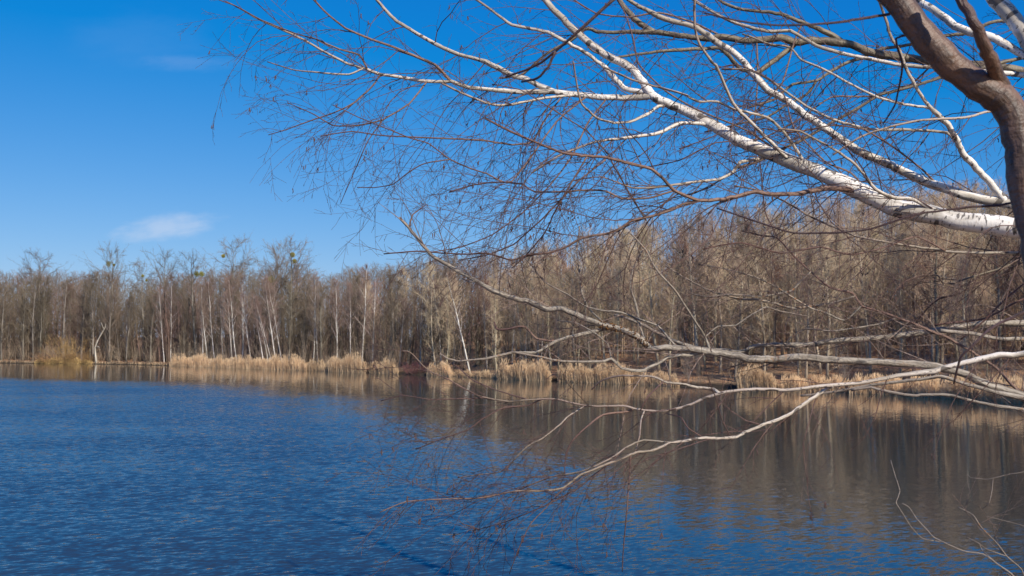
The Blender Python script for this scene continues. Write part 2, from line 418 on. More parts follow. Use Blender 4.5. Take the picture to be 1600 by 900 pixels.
def tree_geo(seed, H, kind, dens=1.0, lite=False):
    """returns two MB: wood (trunk and limbs) and crown (branches and twigs)"""
    rng = random.Random(seed); wood, crown = MB(), MB()
    P = dict(pole=dict(r=.010, first=.16, n=34, L=.17, up=1.15, spread=.7, tw=11, droop=0.0, top=.5),
             brown=dict(r=.012, first=.20, n=32, L=.22, up=.95, spread=.8, tw=12, droop=-.05, top=.7),
             broad=dict(r=.013, first=.34, n=30, L=.28, up=.9, spread=1.0, tw=12, droop=0.0, top=.9),
             birch=dict(r=.0085, first=.28, n=28, L=.20, up=1.3, spread=.6, tw=12, droop=-.25, top=.5))[kind]
    r0 = P['r'] * H; pts = []; x = Vector((0, 0, -.3)); lx, ly = rng.gauss(0, .006), rng.gauss(0, .006); dr = Vector((0, 0, 1)); n = 11
    for i in range(n):
        pts.append(x.copy()); dr = dr * .8 + wob(rng, .035) + Vector((lx, ly, 0)); dr.z = 1; x = x + dr.normalized() * (H * 1.0 + .3) / (n - 1)
    rad = [r0 * ((1 - i / (n - 1)) ** .8) + .012 for i in range(n)]; rad[0] *= 1.35
    wood.tube(pts, rad, 4 if lite else 6)

    def on(k):
        f = max(0, min(.999, k)) * (n - 1); i = int(f); return pts[i].lerp(pts[i + 1], f - i)
    nb = int(P['n'] * (0.7 if lite else 1))
    for b in range(nb):
        k = P['first'] + (1 - P['first']) * ((b + rng.random()) / nb) ** .9
        az = b * 2.4 + rng.gauss(0, .5); base = on(k)
        kk = (k - P['first']) / (1 - P['first'])
        L = H * P['L'] * (math.sin(math.pi * min(1, .22 + .78 * kk)) * .75 + .35) * rng.uniform(.7, 1.25)
        if kk > .85: L *= P['top'] + .2
        d = Vector((math.cos(az) * P['spread'], math.sin(az) * P['spread'], P['up'] * rng.uniform(.45, 1.1))).normalized()
        bp = [base]; q = base.copy(); m = 5
        for i in range(m):
            d = (d + Vector((0, 0, .10 + P['droop'] * .4 * i / m)) + wob(rng, .17)).normalized(); q = q + d * L / m; bp.append(q.copy())
        br = r0 * .30 * (1 - kk * .6)
        bt = wood if br > .02 and not lite else crown
        bt.tube(bp, [max(.008, br * (1 - i / (m + .6))) for i in range(m + 1)], 3, cap=False)
        ns = int((4 if lite else 6) * dens + rng.random())
        for sidx in range(ns):
            f = .18 + .82 * (sidx + rng.random()) / ns; i = min(m - 1, int(f * m)); o = bp[i].lerp(bp[i + 1], f * m - i)
            td = (bp[i + 1] - bp[i]).normalized()
            sd = (td + wob(rng, .55) + Vector((0, 0, .2 + P['droop'] * .5))).normalized(); SL = L * rng.uniform(.3, .6)
            mid = o + sd * SL * .5 + wob(rng, .06); end = mid + (sd + wob(rng, .25) + Vector((0, 0, P['droop']))).normalized() * SL * .5
            crown.tube([o, mid, end], [.017, .012, .006], 3, cap=False)
            nt = int(P['tw'] * (.85 if lite else 1.4) * dens)
            for _ in range(nt):
                g = rng.random(); p0 = o.lerp(mid, g * 2) if g < .5 else mid.lerp(end, g * 2 - 1)
                e = (sd + wob(rng, .8) + Vector((0, 0, .15 + P['droop']))).normalized() * rng.uniform(.4, 1.0) * (.9 if kind != 'birch' else .8)
                crown.cone(p0, p0 + e, .0065 if not lite else .0095)
    # dead side stubs low on the stem
    for _ in range(int(14 * (0.5 if lite else 1))):
        o = on(rng.uniform(.08, P['first'] + .1)); az = rng.uniform(0, 6.3)
        e = Vector((math.cos(az), math.sin(az), rng.uniform(0, .8))).normalized() * rng.uniform(.5, 1.6)
        crown.tube([o, o + e * .55 + wob(rng, .05), o + e + wob(rng, .08)], [.016, .011, .005], 3, cap=False)
        for _ in range(3): crown.cone(o + e * rng.uniform(.3, 1), o + e * 1.1 + wob(rng, .45), .008)
    return wood, crown


def shrub_geo(seed, H, W, nst, tw=22, lean=.5, r=.018):
    rng = random.Random(seed); wood, crown = MB(), MB()
    for i in range(nst):
        az = rng.uniform(0, 6.3); rr = W * .35 * rng.random() ** .5
        p = Vector((math.cos(az) * rr, math.sin(az) * rr, -.15)); d = Vector((math.cos(az) * lean * rng.random(), math.sin(az) * lean * rng.random(), 1)).normalized()
        L = H * rng.uniform(.6, 1.05); pts = [p]; m = 5
        for _ in range(m): d = (d + wob(rng, .12)).normalized(); p = p + d * L / m; pts.append(p.copy())
        wood.tube(pts, [r * (1 - j / (m + .5)) for j in range(m + 1)], 3, cap=False)
        for _ in range(tw):
            f = rng.uniform(.12, 1) * m; j = min(m - 1, int(f)); o = pts[j].lerp(pts[j + 1], f - j)
            e = (d + wob(rng, .55) + Vector((0, 0, .2))).normalized() * rng.uniform(.3, .9) * H * .22
            crown.cone(o, o + e, .008)
            for _ in range(2):
                k = rng.random(); crown.cone(o + e * k, o + e * k + (e.normalized() + wob(rng, .5)) * H * .09, .006)
    return wood, crown


class Proto:
    """meshes of one tree shape, shared by its copies"""
    def __init__(s, geo, H, mt, mc, nm=('trunk', 'crown')):
        s.H = H; s.nm = nm
        s.w = geo[0].mesh(nm[0], mt); s.c = geo[1].mesh(nm[1], mc, smooth=False)


def plant(proto, name, x, y, H, label, cat, group=None, rz=0.0, lean=(0, 0), z=None, wide=1.0):
    z = gz(x, y) if z is None else z
    root = empty(name, (x, y, z), label, cat, group); k = H / proto.H
    root.scale = (k * wide, k * wide, k); root.rotation_mode = 'ZYX'
    root.rotation_euler = (lean[1], lean[0], 0)
    for me, nm in ((proto.w, proto.nm[0]), (proto.c, proto.nm[1])):
        o = bpy.data.objects.new(nm, me); COL.objects.link(o); o.parent = root; o.rotation_euler = (0, 0, rz)
    return root


POLE = [Proto(tree_geo(10 + i, 13, 'pole'), 13, M['pole_trunk'], M['pole_twig']) for i in range(6)]
POLE_L = [Proto(tree_geo(16 + i, 15, 'pole'), 15, M['brown_trunk'], M['brown_twig']) for i in range(4)]
BROWN = [Proto(tree_geo(30 + i, 15, 'brown'), 15, M['brown_trunk'], M['brown_twig']) for i in range(5)]
REDDY = [Proto(tree_geo(40 + i, 14, 'brown'), 14, M['brown_trunk'], M['red_twig_far']) for i in range(2)]
BROAD = [Proto(tree_geo(50 + i, 18, 'broad', 1.15), 18, M['brown_trunk'], M['brown_twig']) for i in range(4)]
BIRCH = [Proto(tree_geo(60 + i, 13, 'birch'), 13, M['birch_trunk_far'], M['birch_twig_far']) for i in range(4)]
SHRUB = [Proto(shrub_geo(70 + i, 3.6, 3.2, 13), 3.6, M['brown_trunk'], M['brown_twig'], ('stems', 'twigs')) for i in range(4)]

TOP = [(-150, 415), (0, 428), (60, 422), (110, 432), (160, 417), (215, 442), (262, 428), (310, 430), (360, 416), (400, 424), (450, 412), (490, 424), (520, 432), (560, 418), (600, 413),
       (660, 404), (720, 402), (780, 396), (850, 380), (920, 366), (1000, 346), (1100, 330), (1200, 318), (1300, 306), (1450, 296), (1600, 286), (1800, 280)]
SH_PX = [(800 + FPX * x / y, y) for x, y in POLY if y > 50 and x < 60]
SH_PX.sort()


def shoreY(px): return float(np.interp(px, [a for a, b in SH_PX], [b for a, b in SH_PX]))
def topz(px, Y): return CAM_H + (HZ - float(np.interp(px, [a for a, b in TOP], [b for a, b in TOP]))) * Y / FPX


rng = random.Random(7)
taken = []


def free(x, y, d):
    for a, b in taken:
        if (a - x) ** 2 + (b - y) ** 2 < d * d: return False
    return True


# birches that stand out: base px, top px, top y, metres behind the waterline, thickness
BIRCHES = [(199, 203, 470, 4), (258, 249, 448, 4), (268, 262, 432, 5), (319, 309, 448, 2.5), (326, 319, 470, 3), (337, 325, 440, 5), (365, 352, 460, 2.4), (350, 345, 470, 4), (372, 357, 436, 3), (380, 377, 430, 4), (395, 378, 462, 2),
           (414, 390, 458, 1.6), (421, 396, 466, 2.0), (427, 401, 474, 2.2), (434, 408, 440, 3), (442, 424, 436, 4), (490, 489, 436, 3), (497, 493, 462, 6), (527, 524, 440, 4), (549, 545, 446, 5), (566, 564, 418, 4), (583, 588, 440, 5),
           (625, 628, 470, 5), (657, 655, 450, 6), (735, 698, 424, 1.2), (690, 676, 440, 7), (800, 806, 455, 5), (845, 850, 452, 7)]
ORD = 'first second third fourth fifth sixth seventh eighth ninth tenth eleventh twelfth thirteenth fourteenth fifteenth sixteenth seventeenth eighteenth nineteenth twentieth'.split() + \
    ['twenty-first', 'twenty-second', 'twenty-third', 'twenty-fourth', 'twenty-fifth', 'twenty-sixth', 'twenty-seventh', 'twenty-eighth', 'twenty-ninth', 'thirtieth']
for i, (bx, tx, ty, s) in enumerate(sorted(BIRCHES)):
    Y = shoreY(bx) + s; x = (bx - 800) / FPX * Y; z0 = gz(x, Y)
    H = CAM_H + (HZ - ty) * Y / FPX - z0; lean = math.atan2((tx - bx) / FPX * Y, H)
    H = H / math.cos(lean)
    if bx == 735: lab = 'tall leaning white birch rising alone beside the maroon shrub'
    else: lab = 'white trunked birch on the far shore, %s birch from the left' % ORD[i]
    plant(BIRCH[i % 4], 'birch_tree', x, Y, H, lab, 'birch tree', 'white birches on the far shore', rng.uniform(0, 6.3), (lean, rng.gauss(0, .02)), wide=rng.uniform(.62, .85) if bx != 735 else .82)
    taken.append((x, Y))

# mistletoe and the tall crowns that carry it
HOSTS = [(172, 398, 9, [(170, 412, 4.6), (178, 414, 1.8)]), (309, 408, 6, [(307, 428, 3.9), (315, 428, 4.3)]), (362, 386, 10, [(349, 400, 2.8)]),
         (452, 386, 8, [(457, 398, 4.0), (460, 408, 3.4)]), (422, 420, 7, [(423, 437, 5.4)]), (228, 420, 7, [(223, 431, 1.9), (229, 438, 1.6)]), (62, 405, 12, []), (258, 404, 9, []), (430, 392, 12, [])]
mist_lab = {170: 'large olive mistletoe ball high in the pale broad crown', 178: 'tiny dark mistletoe beside the large ball in the broad crown',
            307: 'left one of a pair of yellow green mistletoe balls', 315: 'right one of a pair of yellow green mistletoe balls',
            349: 'small dark mistletoe in the tallest crown left of centre', 457: 'upper of two stacked green mistletoe balls', 460: 'lower of two stacked green mistletoe balls',
            423: 'broad brownish olive mistletoe sitting low in the crown', 223: 'small dark mistletoe on a thin tree, the higher of two', 229: 'small dark mistletoe on a thin tree, the lower of two'}
HOST_LAB = ['broad bare tree with a large olive mistletoe ball', 'bare tree carrying a pair of mistletoe balls', 'tallest bare tree left of centre with small mistletoe', 'tall bare tree with two stacked mistletoe balls',
            'bare tree with a broad brownish mistletoe low in its crown', 'thin topped bare tree with two tiny dark mistletoes', 'tall twisted bare crown above the wood near the left edge', 'tall spiky bare tree behind a white birch pair', 'tall bare tree just left of the stacked mistletoes']


def ball(seed, r):
    rg = random.Random(seed); wood, lv = MB(), MB()
    for _ in range(26):
        d = wob(rg, 1).normalized(); wood.tube([Vector(), d * r * .5 + wob(rg, .04), d * r * .9], [.02, .012, .006], 3, cap=False)
    for _ in range(900):
        d = wob(rg, 1).normalized() * r * (rg.random() ** .45); e = (d.normalized() + wob(rg, .8)).normalized() * rg.uniform(.05, .10)
        sd = e.orthogonal().normalized(); lv.blade(d, d + e, .018, sd)
    return wood, lv


for i, (hx, hy, s, balls) in enumerate(HOSTS):
    Y = shoreY(hx) + s; x = (hx - 800) / FPX * Y; z0 = gz(x, Y); H = CAM_H + (HZ - hy) * Y / FPX - z0
    plant(BROAD[i % 4], 'broad_tree', x, Y, H, HOST_LAB[i], 'tree', 'tall broad trees on the left shore', rng.uniform(0, 6.3), (rng.gauss(0, .01), 0))
    taken.append((x, Y))
    for (mx, my, mr) in balls:
        p = at(mx, my, Y - .3); r = mr / FPX * Y * 1.05
        w, l = ball(mx, r); ro = empty('mistletoe', p, mist_lab[mx], 'mistletoe', 'mistletoe balls in the far crowns')
        w.build('stems', M['mistletoe'], ro); l.build('leaves', M['mistletoe'], ro, smooth=False)

# front rows of the woods
ZONES = [(-200, 290, 'brown', 'far left shore'), (290, 560, 'mixed', 'middle of the far shore'), (560, 800, 'mixed2', 'far shore around the maroon shrub'), (800, 2000, 'pole', 'rising right shore')]
count = {}
LAB = {('pole', 'r'): ('slim_tree', 'slim bare olive grey tree in the wood on the rising right shore', 'slim trees of the right shore wood'),
       ('pole', 'm'): ('slim_tree', 'slim bare olive grey tree in the wood on the middle far shore', 'slim trees of the middle shore wood'),
       ('pole', 'l'): ('slim_tree', 'slim bare olive grey tree in the wood on the far left shore', 'slim trees of the left shore wood'),
       ('brown', 'r'): ('forked_tree', 'bare brown forked tree in the wood on the rising right shore', 'forked trees of the right shore wood'),
       ('brown', 'm'): ('forked_tree', 'bare brown forked tree in the wood on the middle far shore', 'forked trees of the middle shore wood'),
       ('brown', 'l'): ('forked_tree', 'bare brown forked tree in the wood on the far left shore', 'forked trees of the left shore wood'),
       ('red', 'r'): ('reddish_tree', 'bare tree with reddish twigs on the rising right shore', 'reddish trees of the right shore wood'),
       ('red', 'm'): ('reddish_tree', 'bare tree with reddish twigs in the wood on the middle far shore', 'reddish trees of the middle shore wood'),
       ('red', 'l'): ('reddish_tree', 'bare tree with reddish twigs in the wood on the far left shore', 'reddish trees of the left shore wood')}
placed = 0; tries = 0
while placed < 285 and tries < 20000:
    tries += 1
    px = rng.uniform(-90, 1700); s = 1.3 + rng.random() ** 1.15 * 21
    if px < 500: s = 1.6 + rng.random() ** 1.2 * 15
    Y = shoreY(px) + s; x = (px - 800) / FPX * Y
    sd = float(sdist([(x, Y)])[0])
    if sd < 1.2 or not free(x, Y, 1.5 if px > 500 else 1.7): continue
    # keep the picture evenly wooded: more stems per metre on the near right shore
    zone = 'l' if px < 300 else 'm' if px < 800 else 'r'
    u = rng.random()
    kind = 'pole' if u < {'l': .3, 'm': .55, 'r': .84}[zone] else ('red' if u > {'l': .93, 'm': .80, 'r': .95}[zone] else 'brown')
    z0 = gz(x, Y); Ht = topz(px, Y) - z0
    H = Ht * (rng.uniform(.68, .94) if px < 800 else rng.uniform(.62, .97)); H = max(5.5, min(H, 19))
    if rng.random() < .12: H *= .55
    pr = rng.choice({'pole': POLE if zone == 'r' or (zone == 'm' and px > 560) else POLE_L, 'brown': BROWN, 'red': REDDY}[kind])
    nm, lab, grp = LAB[(kind, zone)]
    plant(pr, nm, x, Y, H, lab, 'tree', grp, rng.uniform(0, 6.3), (rng.gauss(0, .035), rng.gauss(0, .02)), z=z0, wide=rng.uniform(.8, 1.15) * (13 / max(H, 8)) ** .3)
    taken.append((x, Y)); placed += 1

# deeper woods, one mass
def mass(name, label, n, seed, sfun, kinds, mat, topk=(.80, 1.0), wide=1.0, span=(-260, 1900)):
    rg = random.Random(seed); geos = []
    for i, k in enumerate(kinds):
        w, c = tree_geo(seed * 10 + i, 14, k, .8, lite=True)
        V = np.array(w.v + c.v, 'f'); off = len(w.v)
        F = [f for f in w.f if len(f) <= 4] + [tuple(j + off for j in f) for f in c.f]
        tri = []
        for f in F:
            if len(f) == 4: tri += [(f[0], f[1], f[2]), (f[0], f[2], f[3])]
            else: tri.append(f[:3])
        geos.append((V, np.array(tri, 'i')))
    VV, TT = [], []; o = 0; k = 0
    while k < n:
        px = rg.uniform(*span); s = sfun(rg, px); Y = shoreY(min(max(px, -100), 1700)) + s; x = (px - 800) / FPX * Y
        z0 = gz(x, Y); H = (topz(px, Y) - z0) * rg.uniform(*topk); H = max(6, min(H, 22))
        V, T = geos[rg.randrange(len(geos))]; a = rg.uniform(0, 6.3); c_, s_ = math.cos(a), math.sin(a); q = H / 14; wq = q * wide * rg.uniform(.85, 1.2)
        W = np.column_stack([(V[:, 0] * c_ - V[:, 1] * s_) * wq + x + V[:, 2] * q * rg.gauss(0, .02), (V[:, 0] * s_ + V[:, 1] * c_) * wq + Y, V[:, 2] * q + z0])
        VV.append(W); TT.append(T + o); o += len(V); k += 1
    V = np.concatenate(VV); T = np.concatenate(TT)
    me = bpy.data.meshes.new(name); me.vertices.add(len(V)); me.vertices.foreach_set('co', V.astype('f').ravel())
    me.loops.add(T.size); me.loops.foreach_set('vertex_index', T.ravel().astype('i'))
    me.polygons.add(len(T)); me.polygons.foreach_set('loop_start', (np.arange(len(T)) * 3).astype('i')); me.update(calc_edges=True)
    me.materials.append(mat); ob = bpy.data.objects.new(name, me); COL.objects.link(ob)
    tag(ob, label, 'wood', None, 'stuff'); print(name, len(T), 'tris')


mass('deep_wood', 'deeper rows of bare trees filling the wood on the rising right shore', 400, 3, lambda r, p: 16 + r.random() ** .8 * 48, ['pole', 'brown', 'pole'], M['wood_mass'], (.84, 1.03), 1.0, (760, 1900))
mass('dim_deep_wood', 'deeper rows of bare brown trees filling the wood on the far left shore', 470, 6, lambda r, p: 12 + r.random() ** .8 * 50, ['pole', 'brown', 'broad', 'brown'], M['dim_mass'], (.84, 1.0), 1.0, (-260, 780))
mass('young_wood', 'thin young bare trees crowded between the taller trunks of the right shore wood', 640, 4, lambda r, p: 9 + r.random() * 36, ['pole', 'pole', 'brown'], M['young'], (.34, .78), .85, (780, 1900))
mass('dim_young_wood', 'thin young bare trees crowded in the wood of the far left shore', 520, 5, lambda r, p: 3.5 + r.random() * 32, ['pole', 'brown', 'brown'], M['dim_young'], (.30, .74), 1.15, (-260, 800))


def undergrowth():
    rg = random.Random(5); w = MB()
    for _ in range(2600):
        px = rg.uniform(-200, 1800); s = 1 + rg.random() * 45; Y = shoreY(min(max(px, -100), 1700)) + s; x = (px - 800) / FPX * Y
        left = px < 620
        if not left and rg.random() < .8: continue
        z = gz(x, Y); p = Vector((x, Y, z - .1)); H = rg.uniform(1.2, 4.5) * (1.1 if left else .8)
        for _ in range(5):
            d = Vector((rg.gauss(0, .25), rg.gauss(0, .25), 1)).normalized(); q = p + d * H * rg.uniform(.6, 1)
            w.tube([p, p.lerp(q, .5) + wob(rg, .12), q], [.018, .013, .006], 3, cap=False)
            for _ in range(9):
                o = p.lerp(q, rg.uniform(.15, 1)); w.cone(o, o + (d + wob(rg, .6)).normalized() * rg.uniform(.4, 1.1), .011)
    o = w.build('undergrowth', M['wood_mass'], None, False)
    tag(o, 'tangle of bare saplings and brush on the floor of the wood', 'undergrowth', None, 'stuff')
undergrowth()

# shore shrubs
SHR = [(12, 2.2, 1.0), (35, 3.0, .8), (60, 2.4, 1.2), (180, 2.6, 1.2), (205, 3.4, 1.0), (232, 2.6, 1.4), (290, 3.6, 1.0), (345, 2.8, 2.2), (470, 3.4, 2.0), (505, 3.6, 1.4), (540, 3.0, 2.4), (590, 3.2, .9), (622, 3.4, .8),
       (700, 3.0, 1.0), (760, 2.8, 1.2), (870, 3.0, .9), (905, 3.0, .7), (1010, 2.6, 1.0), (1090, 3.0, 1.0), (1150, 2.6, 1.8), (1260, 2.4, 1.2), (1395, 2.4, 1.0), (1530, 2.4, 1.6), (1580, 2.2, 1.0)]
for i, (px, H, s) in enumerate(SHR):
    Y = shoreY(px) + s * .7 + .3; x = (px - 800) / FPX * Y
    plant(SHRUB[i % 4], 'bare_shrub', x, Y, H, 'bare brown shrub at the water edge of the far shore, %s shrub from the left' % ORD[i], 'shrub', 'bare shrubs along the far waterline', rng.uniform(0, 6.3), z=max(.05, gz(x, Y)))
MAR = Proto(shrub_geo(90, 2.2, 3.0, 60, 20, .6, .012), 2.2, M['maroon'], M['maroon'], ('stems', 'twigs'))
AMB = Proto(shrub_geo(91, 3.2, 3.6, 40, 24, .7, .012), 3.2, M['amber'], M['amber'], ('stems', 'twigs'))
for px, H, s, lab, w in ((650, 1.45, .7, 'dense maroon twigged shrub at the waterline between pale reeds', 1.35), ):
    Y = shoreY(px) + s; x = (px - 800) / FPX * Y; plant(MAR, 'maroon_shrub', x, Y, H, lab, 'shrub', None, 0, z=.1, wide=w)
for px, H, s, lab, w in ((112, 4.6, 1.5, 'tall amber willow bush on the far left shore', 1.2), (88, 1.7, .6, 'low amber thicket at the far left waterline', 3.6), (128, 1.6, .5, 'low amber thicket right of the tall amber bush', 3.2)):
    Y = shoreY(px) + s; x = (px - 800) / FPX * Y; plant(AMB, 'amber_shrub', x, Y, H, lab, 'shrub', None, px, z=.1, wide=w)

# the crooked bleached snag
def snag():
    px = 150; Y = shoreY(px) + .6; root = empty('dead_snag', at(px, 568, Y), 'crooked bleached dead trunk leaning over the far left waterline', 'dead tree')
    k = Y / FPX
    def P(a, b, dy=0): return Vector(((a - px) * k, dy, (568 - b) * k))
    w = MB(); w.tube([P(151, 569), P(149, 555), P(148, 543), P(152, 532), P(158, 521), P(163, 512), P(164, 505)], [.20, .14, .12, .11, .10, .09, .06], 8); w.build('trunk', M['snag'], root)
    for a in ([P(149, 543), P(153, 541, -.3), P(157, 543, -.5)], [P(161, 514), P(157, 508, .3), P(155, 504, .4)]):
        w = MB(); w.tube(a, [.07, .05, .03], 6); w.build('branch_stub', M['snag'], root)
snag()

# reed beds
def reed_bed(px0, px1, H, s0, s1, n, label, seed, mat='reed'):
    rg = random.Random(seed); m = MB(); c0 = ((px0 + px1) / 2)
    for _ in range(int(n * .85)):
        px = rg.uniform(px0, px1); s = rg.uniform(s0, s0 + (s1 - s0) * .7); Y = shoreY(px) + s; x = (px - 800) / FPX * Y
        e = min(1, (px - px0) / 8, (px1 - px) / 8); cl = .78 + .16 * math.sin(px * .31 + 2 * math.sin(px * .113) + seed)
        h = H * rg.uniform(.45, 1.08) * (.55 + .45 * max(0, e)) * cl
        b = Vector((x, Y, -.12)); ln = Vector((rg.gauss(0, .10), rg.gauss(0, .08), 1)) * h
        az = rg.uniform(-.7, .7); sd = Vector((math.cos(az), math.sin(az), 0))
        m.blade(b, b + ln, rg.uniform(.010, .02), sd, Vector((rg.gauss(0, .04), 0, 0)))
        if rg.random() < .7:
            o = b + ln * rg.uniform(.3, .8); m.blade(o, o + Vector((rg.gauss(0, .22), rg.gauss(0, .15), rg.uniform(.05, .4))), .013, sd)
        if rg.random() < .45:
            o = b + ln; m.blade(o - ln.normalized() * .12, o + Vector((rg.gauss(.05, .05), 0, .14)), .028, sd)
    o = m.build('reed_bed', M[mat], None, False)
    tag(o, label, 'reeds', 'dry reed beds along the far waterline', 'stuff')


BEDS = [(266, 332, 2.1, -1.2, 1.0, 2200, 'dry reeds at the left end of the pale reed fringe'), (328, 404, 2.0, -1.4, .8, 2300, 'pale straw reeds under the leaning birch cluster'),
        (398, 480, 2.2, -1.4, .8, 2600, 'straw reeds just right of the leaning birch cluster'), (474, 520, 1.7, -.8, .8, 1000, 'low straw reeds between two taller beds'), (514, 572, 2.5, -1.6, .8, 2400, 'tall golden reed clump left of the maroon shrub'),
        (578, 622, 2.0, -.8, .8, 1200, 'reed clump touching the left side of the maroon shrub'), (668, 705, 1.7, -.6, .8, 1100, 'reeds right of the maroon shrub'),
        (700, 778, .9, -.4, .8, 1300, 'low dry grass at the foot of the tall leaning birch'), (776, 860, 2.1, -1.2, .8, 3000, 'tall pale reeds below the hooked dead branch'), (872, 985, 1.9, -1.2, .9, 3400, 'straw reed bed behind the pale lower twigs'),
        (980, 1060, 1.3, -.6, .8, 1700, 'short reeds right of the straw reed bed'), (1150, 1210, 2.0, -.9, .8, 2300, 'upright reed clump standing above the white lower branch'),
        (1215, 1330, 1.3, -.7, .9, 3400, 'low dry reeds along the open leafy bank'), (1325, 1470, 1.5, -1.6, .9, 5200, 'golden reeds seen between the crossing lower branches'), (1465, 1760, 1.7, -1.8, .9, 7500, 'golden reed fringe reaching the right edge')]
for i, b in enumerate(BEDS): reed_bed(*b, 100 + i)
reed_bed(-60, 262, .7, .2, 1.2, 900, 'thin dry grass fringe along the far left waterline', 200)
reed_bed(56, 146, 1.2, -.2, .9, 1500, 'amber grass under the tall amber willow bush', 201, 'amber')

# ------------------------------------------------------------ foreground branches, traced limb by limb
# name: (tree, parent, start depth or None, depth change, widths px, twig density, points)
T = {}


def tr(name, tree, parent, d0, dd, w, tw, pts): T[name] = dict(tree=tree, parent=parent, d0=d0, dd=dd, w=w, tw=tw, pts=pts)


# --- white birch
tr('B', 'birch', None, 5.6, 1.6, [38, 36, 34, 30, 26, 20, 14, 11, 9], 1.0, [(1760, 372), (1600, 358), (1560, 352), (1500, 345), (1450, 335), (1400, 325), (1370, 312), (1340, 298), (1300, 278), (1250, 258), (1200, 238), (1160, 222), (1130, 205), (1090, 182), (1050, 165), (1020, 150), (1005, 130), (985, 105), (950, 88), (925, 70), (900, 50), (880, 30), (860, 10), (835, -25)])
tr('B1', 'birch', 'B', None, .5, [11, 9, 8, 7, 5, 4, 2.5], 1.3, [(1016, 150), (990, 155), (935, 153), (865, 145), (800, 143), (733, 135), (705, 128), (668, 128), (593, 115), (570, 107), (540, 97), (505, 80), (480, 67), (463, 55), (430, 40), (405, 30), (380, 15), (355, 3)])
tr('B1a', 'birch', 'B1', None, .2, [4, 3, 2], 1.3, [(570, 107), (545, 117), (500, 116), (460, 110), (418, 95)])
tr('B1b', 'birch', 'B1', None, -.3, [4, 3.5, 2.5, 2], 1.2, [(577, 105), (560, 85), (530, 77), (495, 63), (460, 53), (410, 33), (370, 10), (340, 0)])
tr('B1c', 'birch', 'B1', None, -.3, [6, 5, 4, 3.5], 1.0, [(705, 128), (680, 100), (655, 90), (615, 72), (580, 63), (540, 42), (510, 20), (490, 0), (470, -20)])
tr('B1d', 'birch', 'B1', None, .5, [9, 8, 7, 6], .9, [(862, 145), (820, 124), (800, 116), (760, 97), (715, 85), (670, 65), (640, 47), (620, 32), (600, 15), (580, -10)])
tr('B1e', 'birch', 'B1', None, -.3, [4, 3, 2.5, 1.6], 1.6, [(593, 115), (580, 135), (555, 160), (523, 175), (495, 185), (450, 203), (420, 210)])
tr('B1f', 'birch', 'B1', None, -.4, [4, 3.2, 2.6, 1.6], 1.6, [(668, 130), (640, 160), (600, 185), (560, 198), (520, 197), (490, 180), (450, 160)])
tr('B1g', 'birch', 'B1f', None, .1, [2.6, 2.2, 1.4], 1.0, [(600, 185), (575, 220), (565, 240), (550, 280), (532, 318)])
tr('B1h', 'birch', 'B1', None, -.5, [6, 5, 4], 1.0, [(905, 155), (850, 153), (800, 164), (770, 163), (730, 150), (690, 132)])
tr('B1i', 'birch', 'B1', None, -.5, [4, 3.5, 3, 2], 1.4, [(880, 148), (850, 190), (830, 222), (800, 227), (750, 220), (667, 217), (600, 212), (550, 205), (500, 215)])
tr('B1j', 'birch', 'B1', None, -.7, [4, 3.5, 3, 2.4, 1.8], 1.3, [(915, 152), (870, 190), (800, 285), (760, 272), (735, 260), (700, 248), (670, 225), (640, 215), (600, 200), (560, 185), (520, 165)])
tr('B1k', 'birch', 'B1j', None, .1, [2.6, 2.2, 1.8], .6, [(700, 248), (665, 255), (640, 270), (615, 285), (585, 291), (563, 294)])
tr('B2', 'birch', 'B', None, .5, [9, 8, 7, 6, 4], 1.1, [(1010, 150), (975, 138), (960, 120), (940, 100), (915, 80), (880, 60), (855, 50), (830, 45), (800, 38), (770, 20), (740, -5)])
tr('B3', 'birch', 'B', None, -.4, [8, 7, 5, 3], 1.3, [(1107, 203), (1080, 192), (1060, 195), (1030, 208), (1000, 214), (960, 216), (930, 220), (880, 240), (830, 270)])
tr('B4', 'birch', 'B', None, -.5, [7, 6, 5, 4, 3], 1.1, [(1045, 167), (1030, 168), (1010, 178), (985, 188), (960, 191), (935, 183), (920, 172), (910, 160), (905, 140), (900, 118), (895, 95)])
tr('B5', 'birch', 'B', None, -.4, [6, 5, 4], .9, [(1260, 262), (1230, 215), (1200, 184), (1147, 171), (1120, 161), (1093, 155), (1067, 147), (1040, 139), (1013, 131), (987, 124), (944, 107)])
tr('B6', 'birch', 'B', None, -.6, [8, 7, 6, 5, 5], .8, [(1240, 255), (1200, 221), (1173, 187), (1147, 160), (1120, 107), (1110, 95), (1095, 70), (1087, 40), (1085, -10)])
tr('B7', 'birch', 'B', None, -.6, [9, 8, 7, 6, 5, 4], 1.2, [(1363, 308), (1345, 300), (1320, 295), (1290, 295), (1250, 302), (1200, 303), (1179, 300), (1147, 308), (1120, 311), (1091, 312), (1053, 295), (1040, 280), (1019, 264), (987, 255), (947, 248), (907, 244), (880, 240), (840, 225), (800, 205), (760, 185)])
tr('B7a', 'birch', 'B7', None, .3, [6, 5, 4, 3, 2.4], 1.4, [(1091, 312), (1067, 319), (1053, 325), (1027, 336), (987, 347), (960, 361), (933, 367), (907, 373), (880, 384), (853, 395), (821, 397), (800, 405), (760, 397), (730, 395), (690, 395), (650, 392), (600, 396)])
tr('B7b', 'birch', 'B7', None, .2, [4, 3.5, 2.5], 1.3, [(1051, 296), (1013, 307), (973, 311), (947, 300), (920, 298), (880, 299), (835, 297), (816, 288), (780, 284), (740, 290), (700, 300)])
tr('B8', 'birch', 'B', None, -.5, [7, 6, 5, 3, 2], 1.3, [(1200, 243), (1187, 247), (1160, 253), (1144, 269), (1120, 280), (1093, 284), (1053, 288), (1027, 295), (987, 295), (940, 275), (900, 280)])
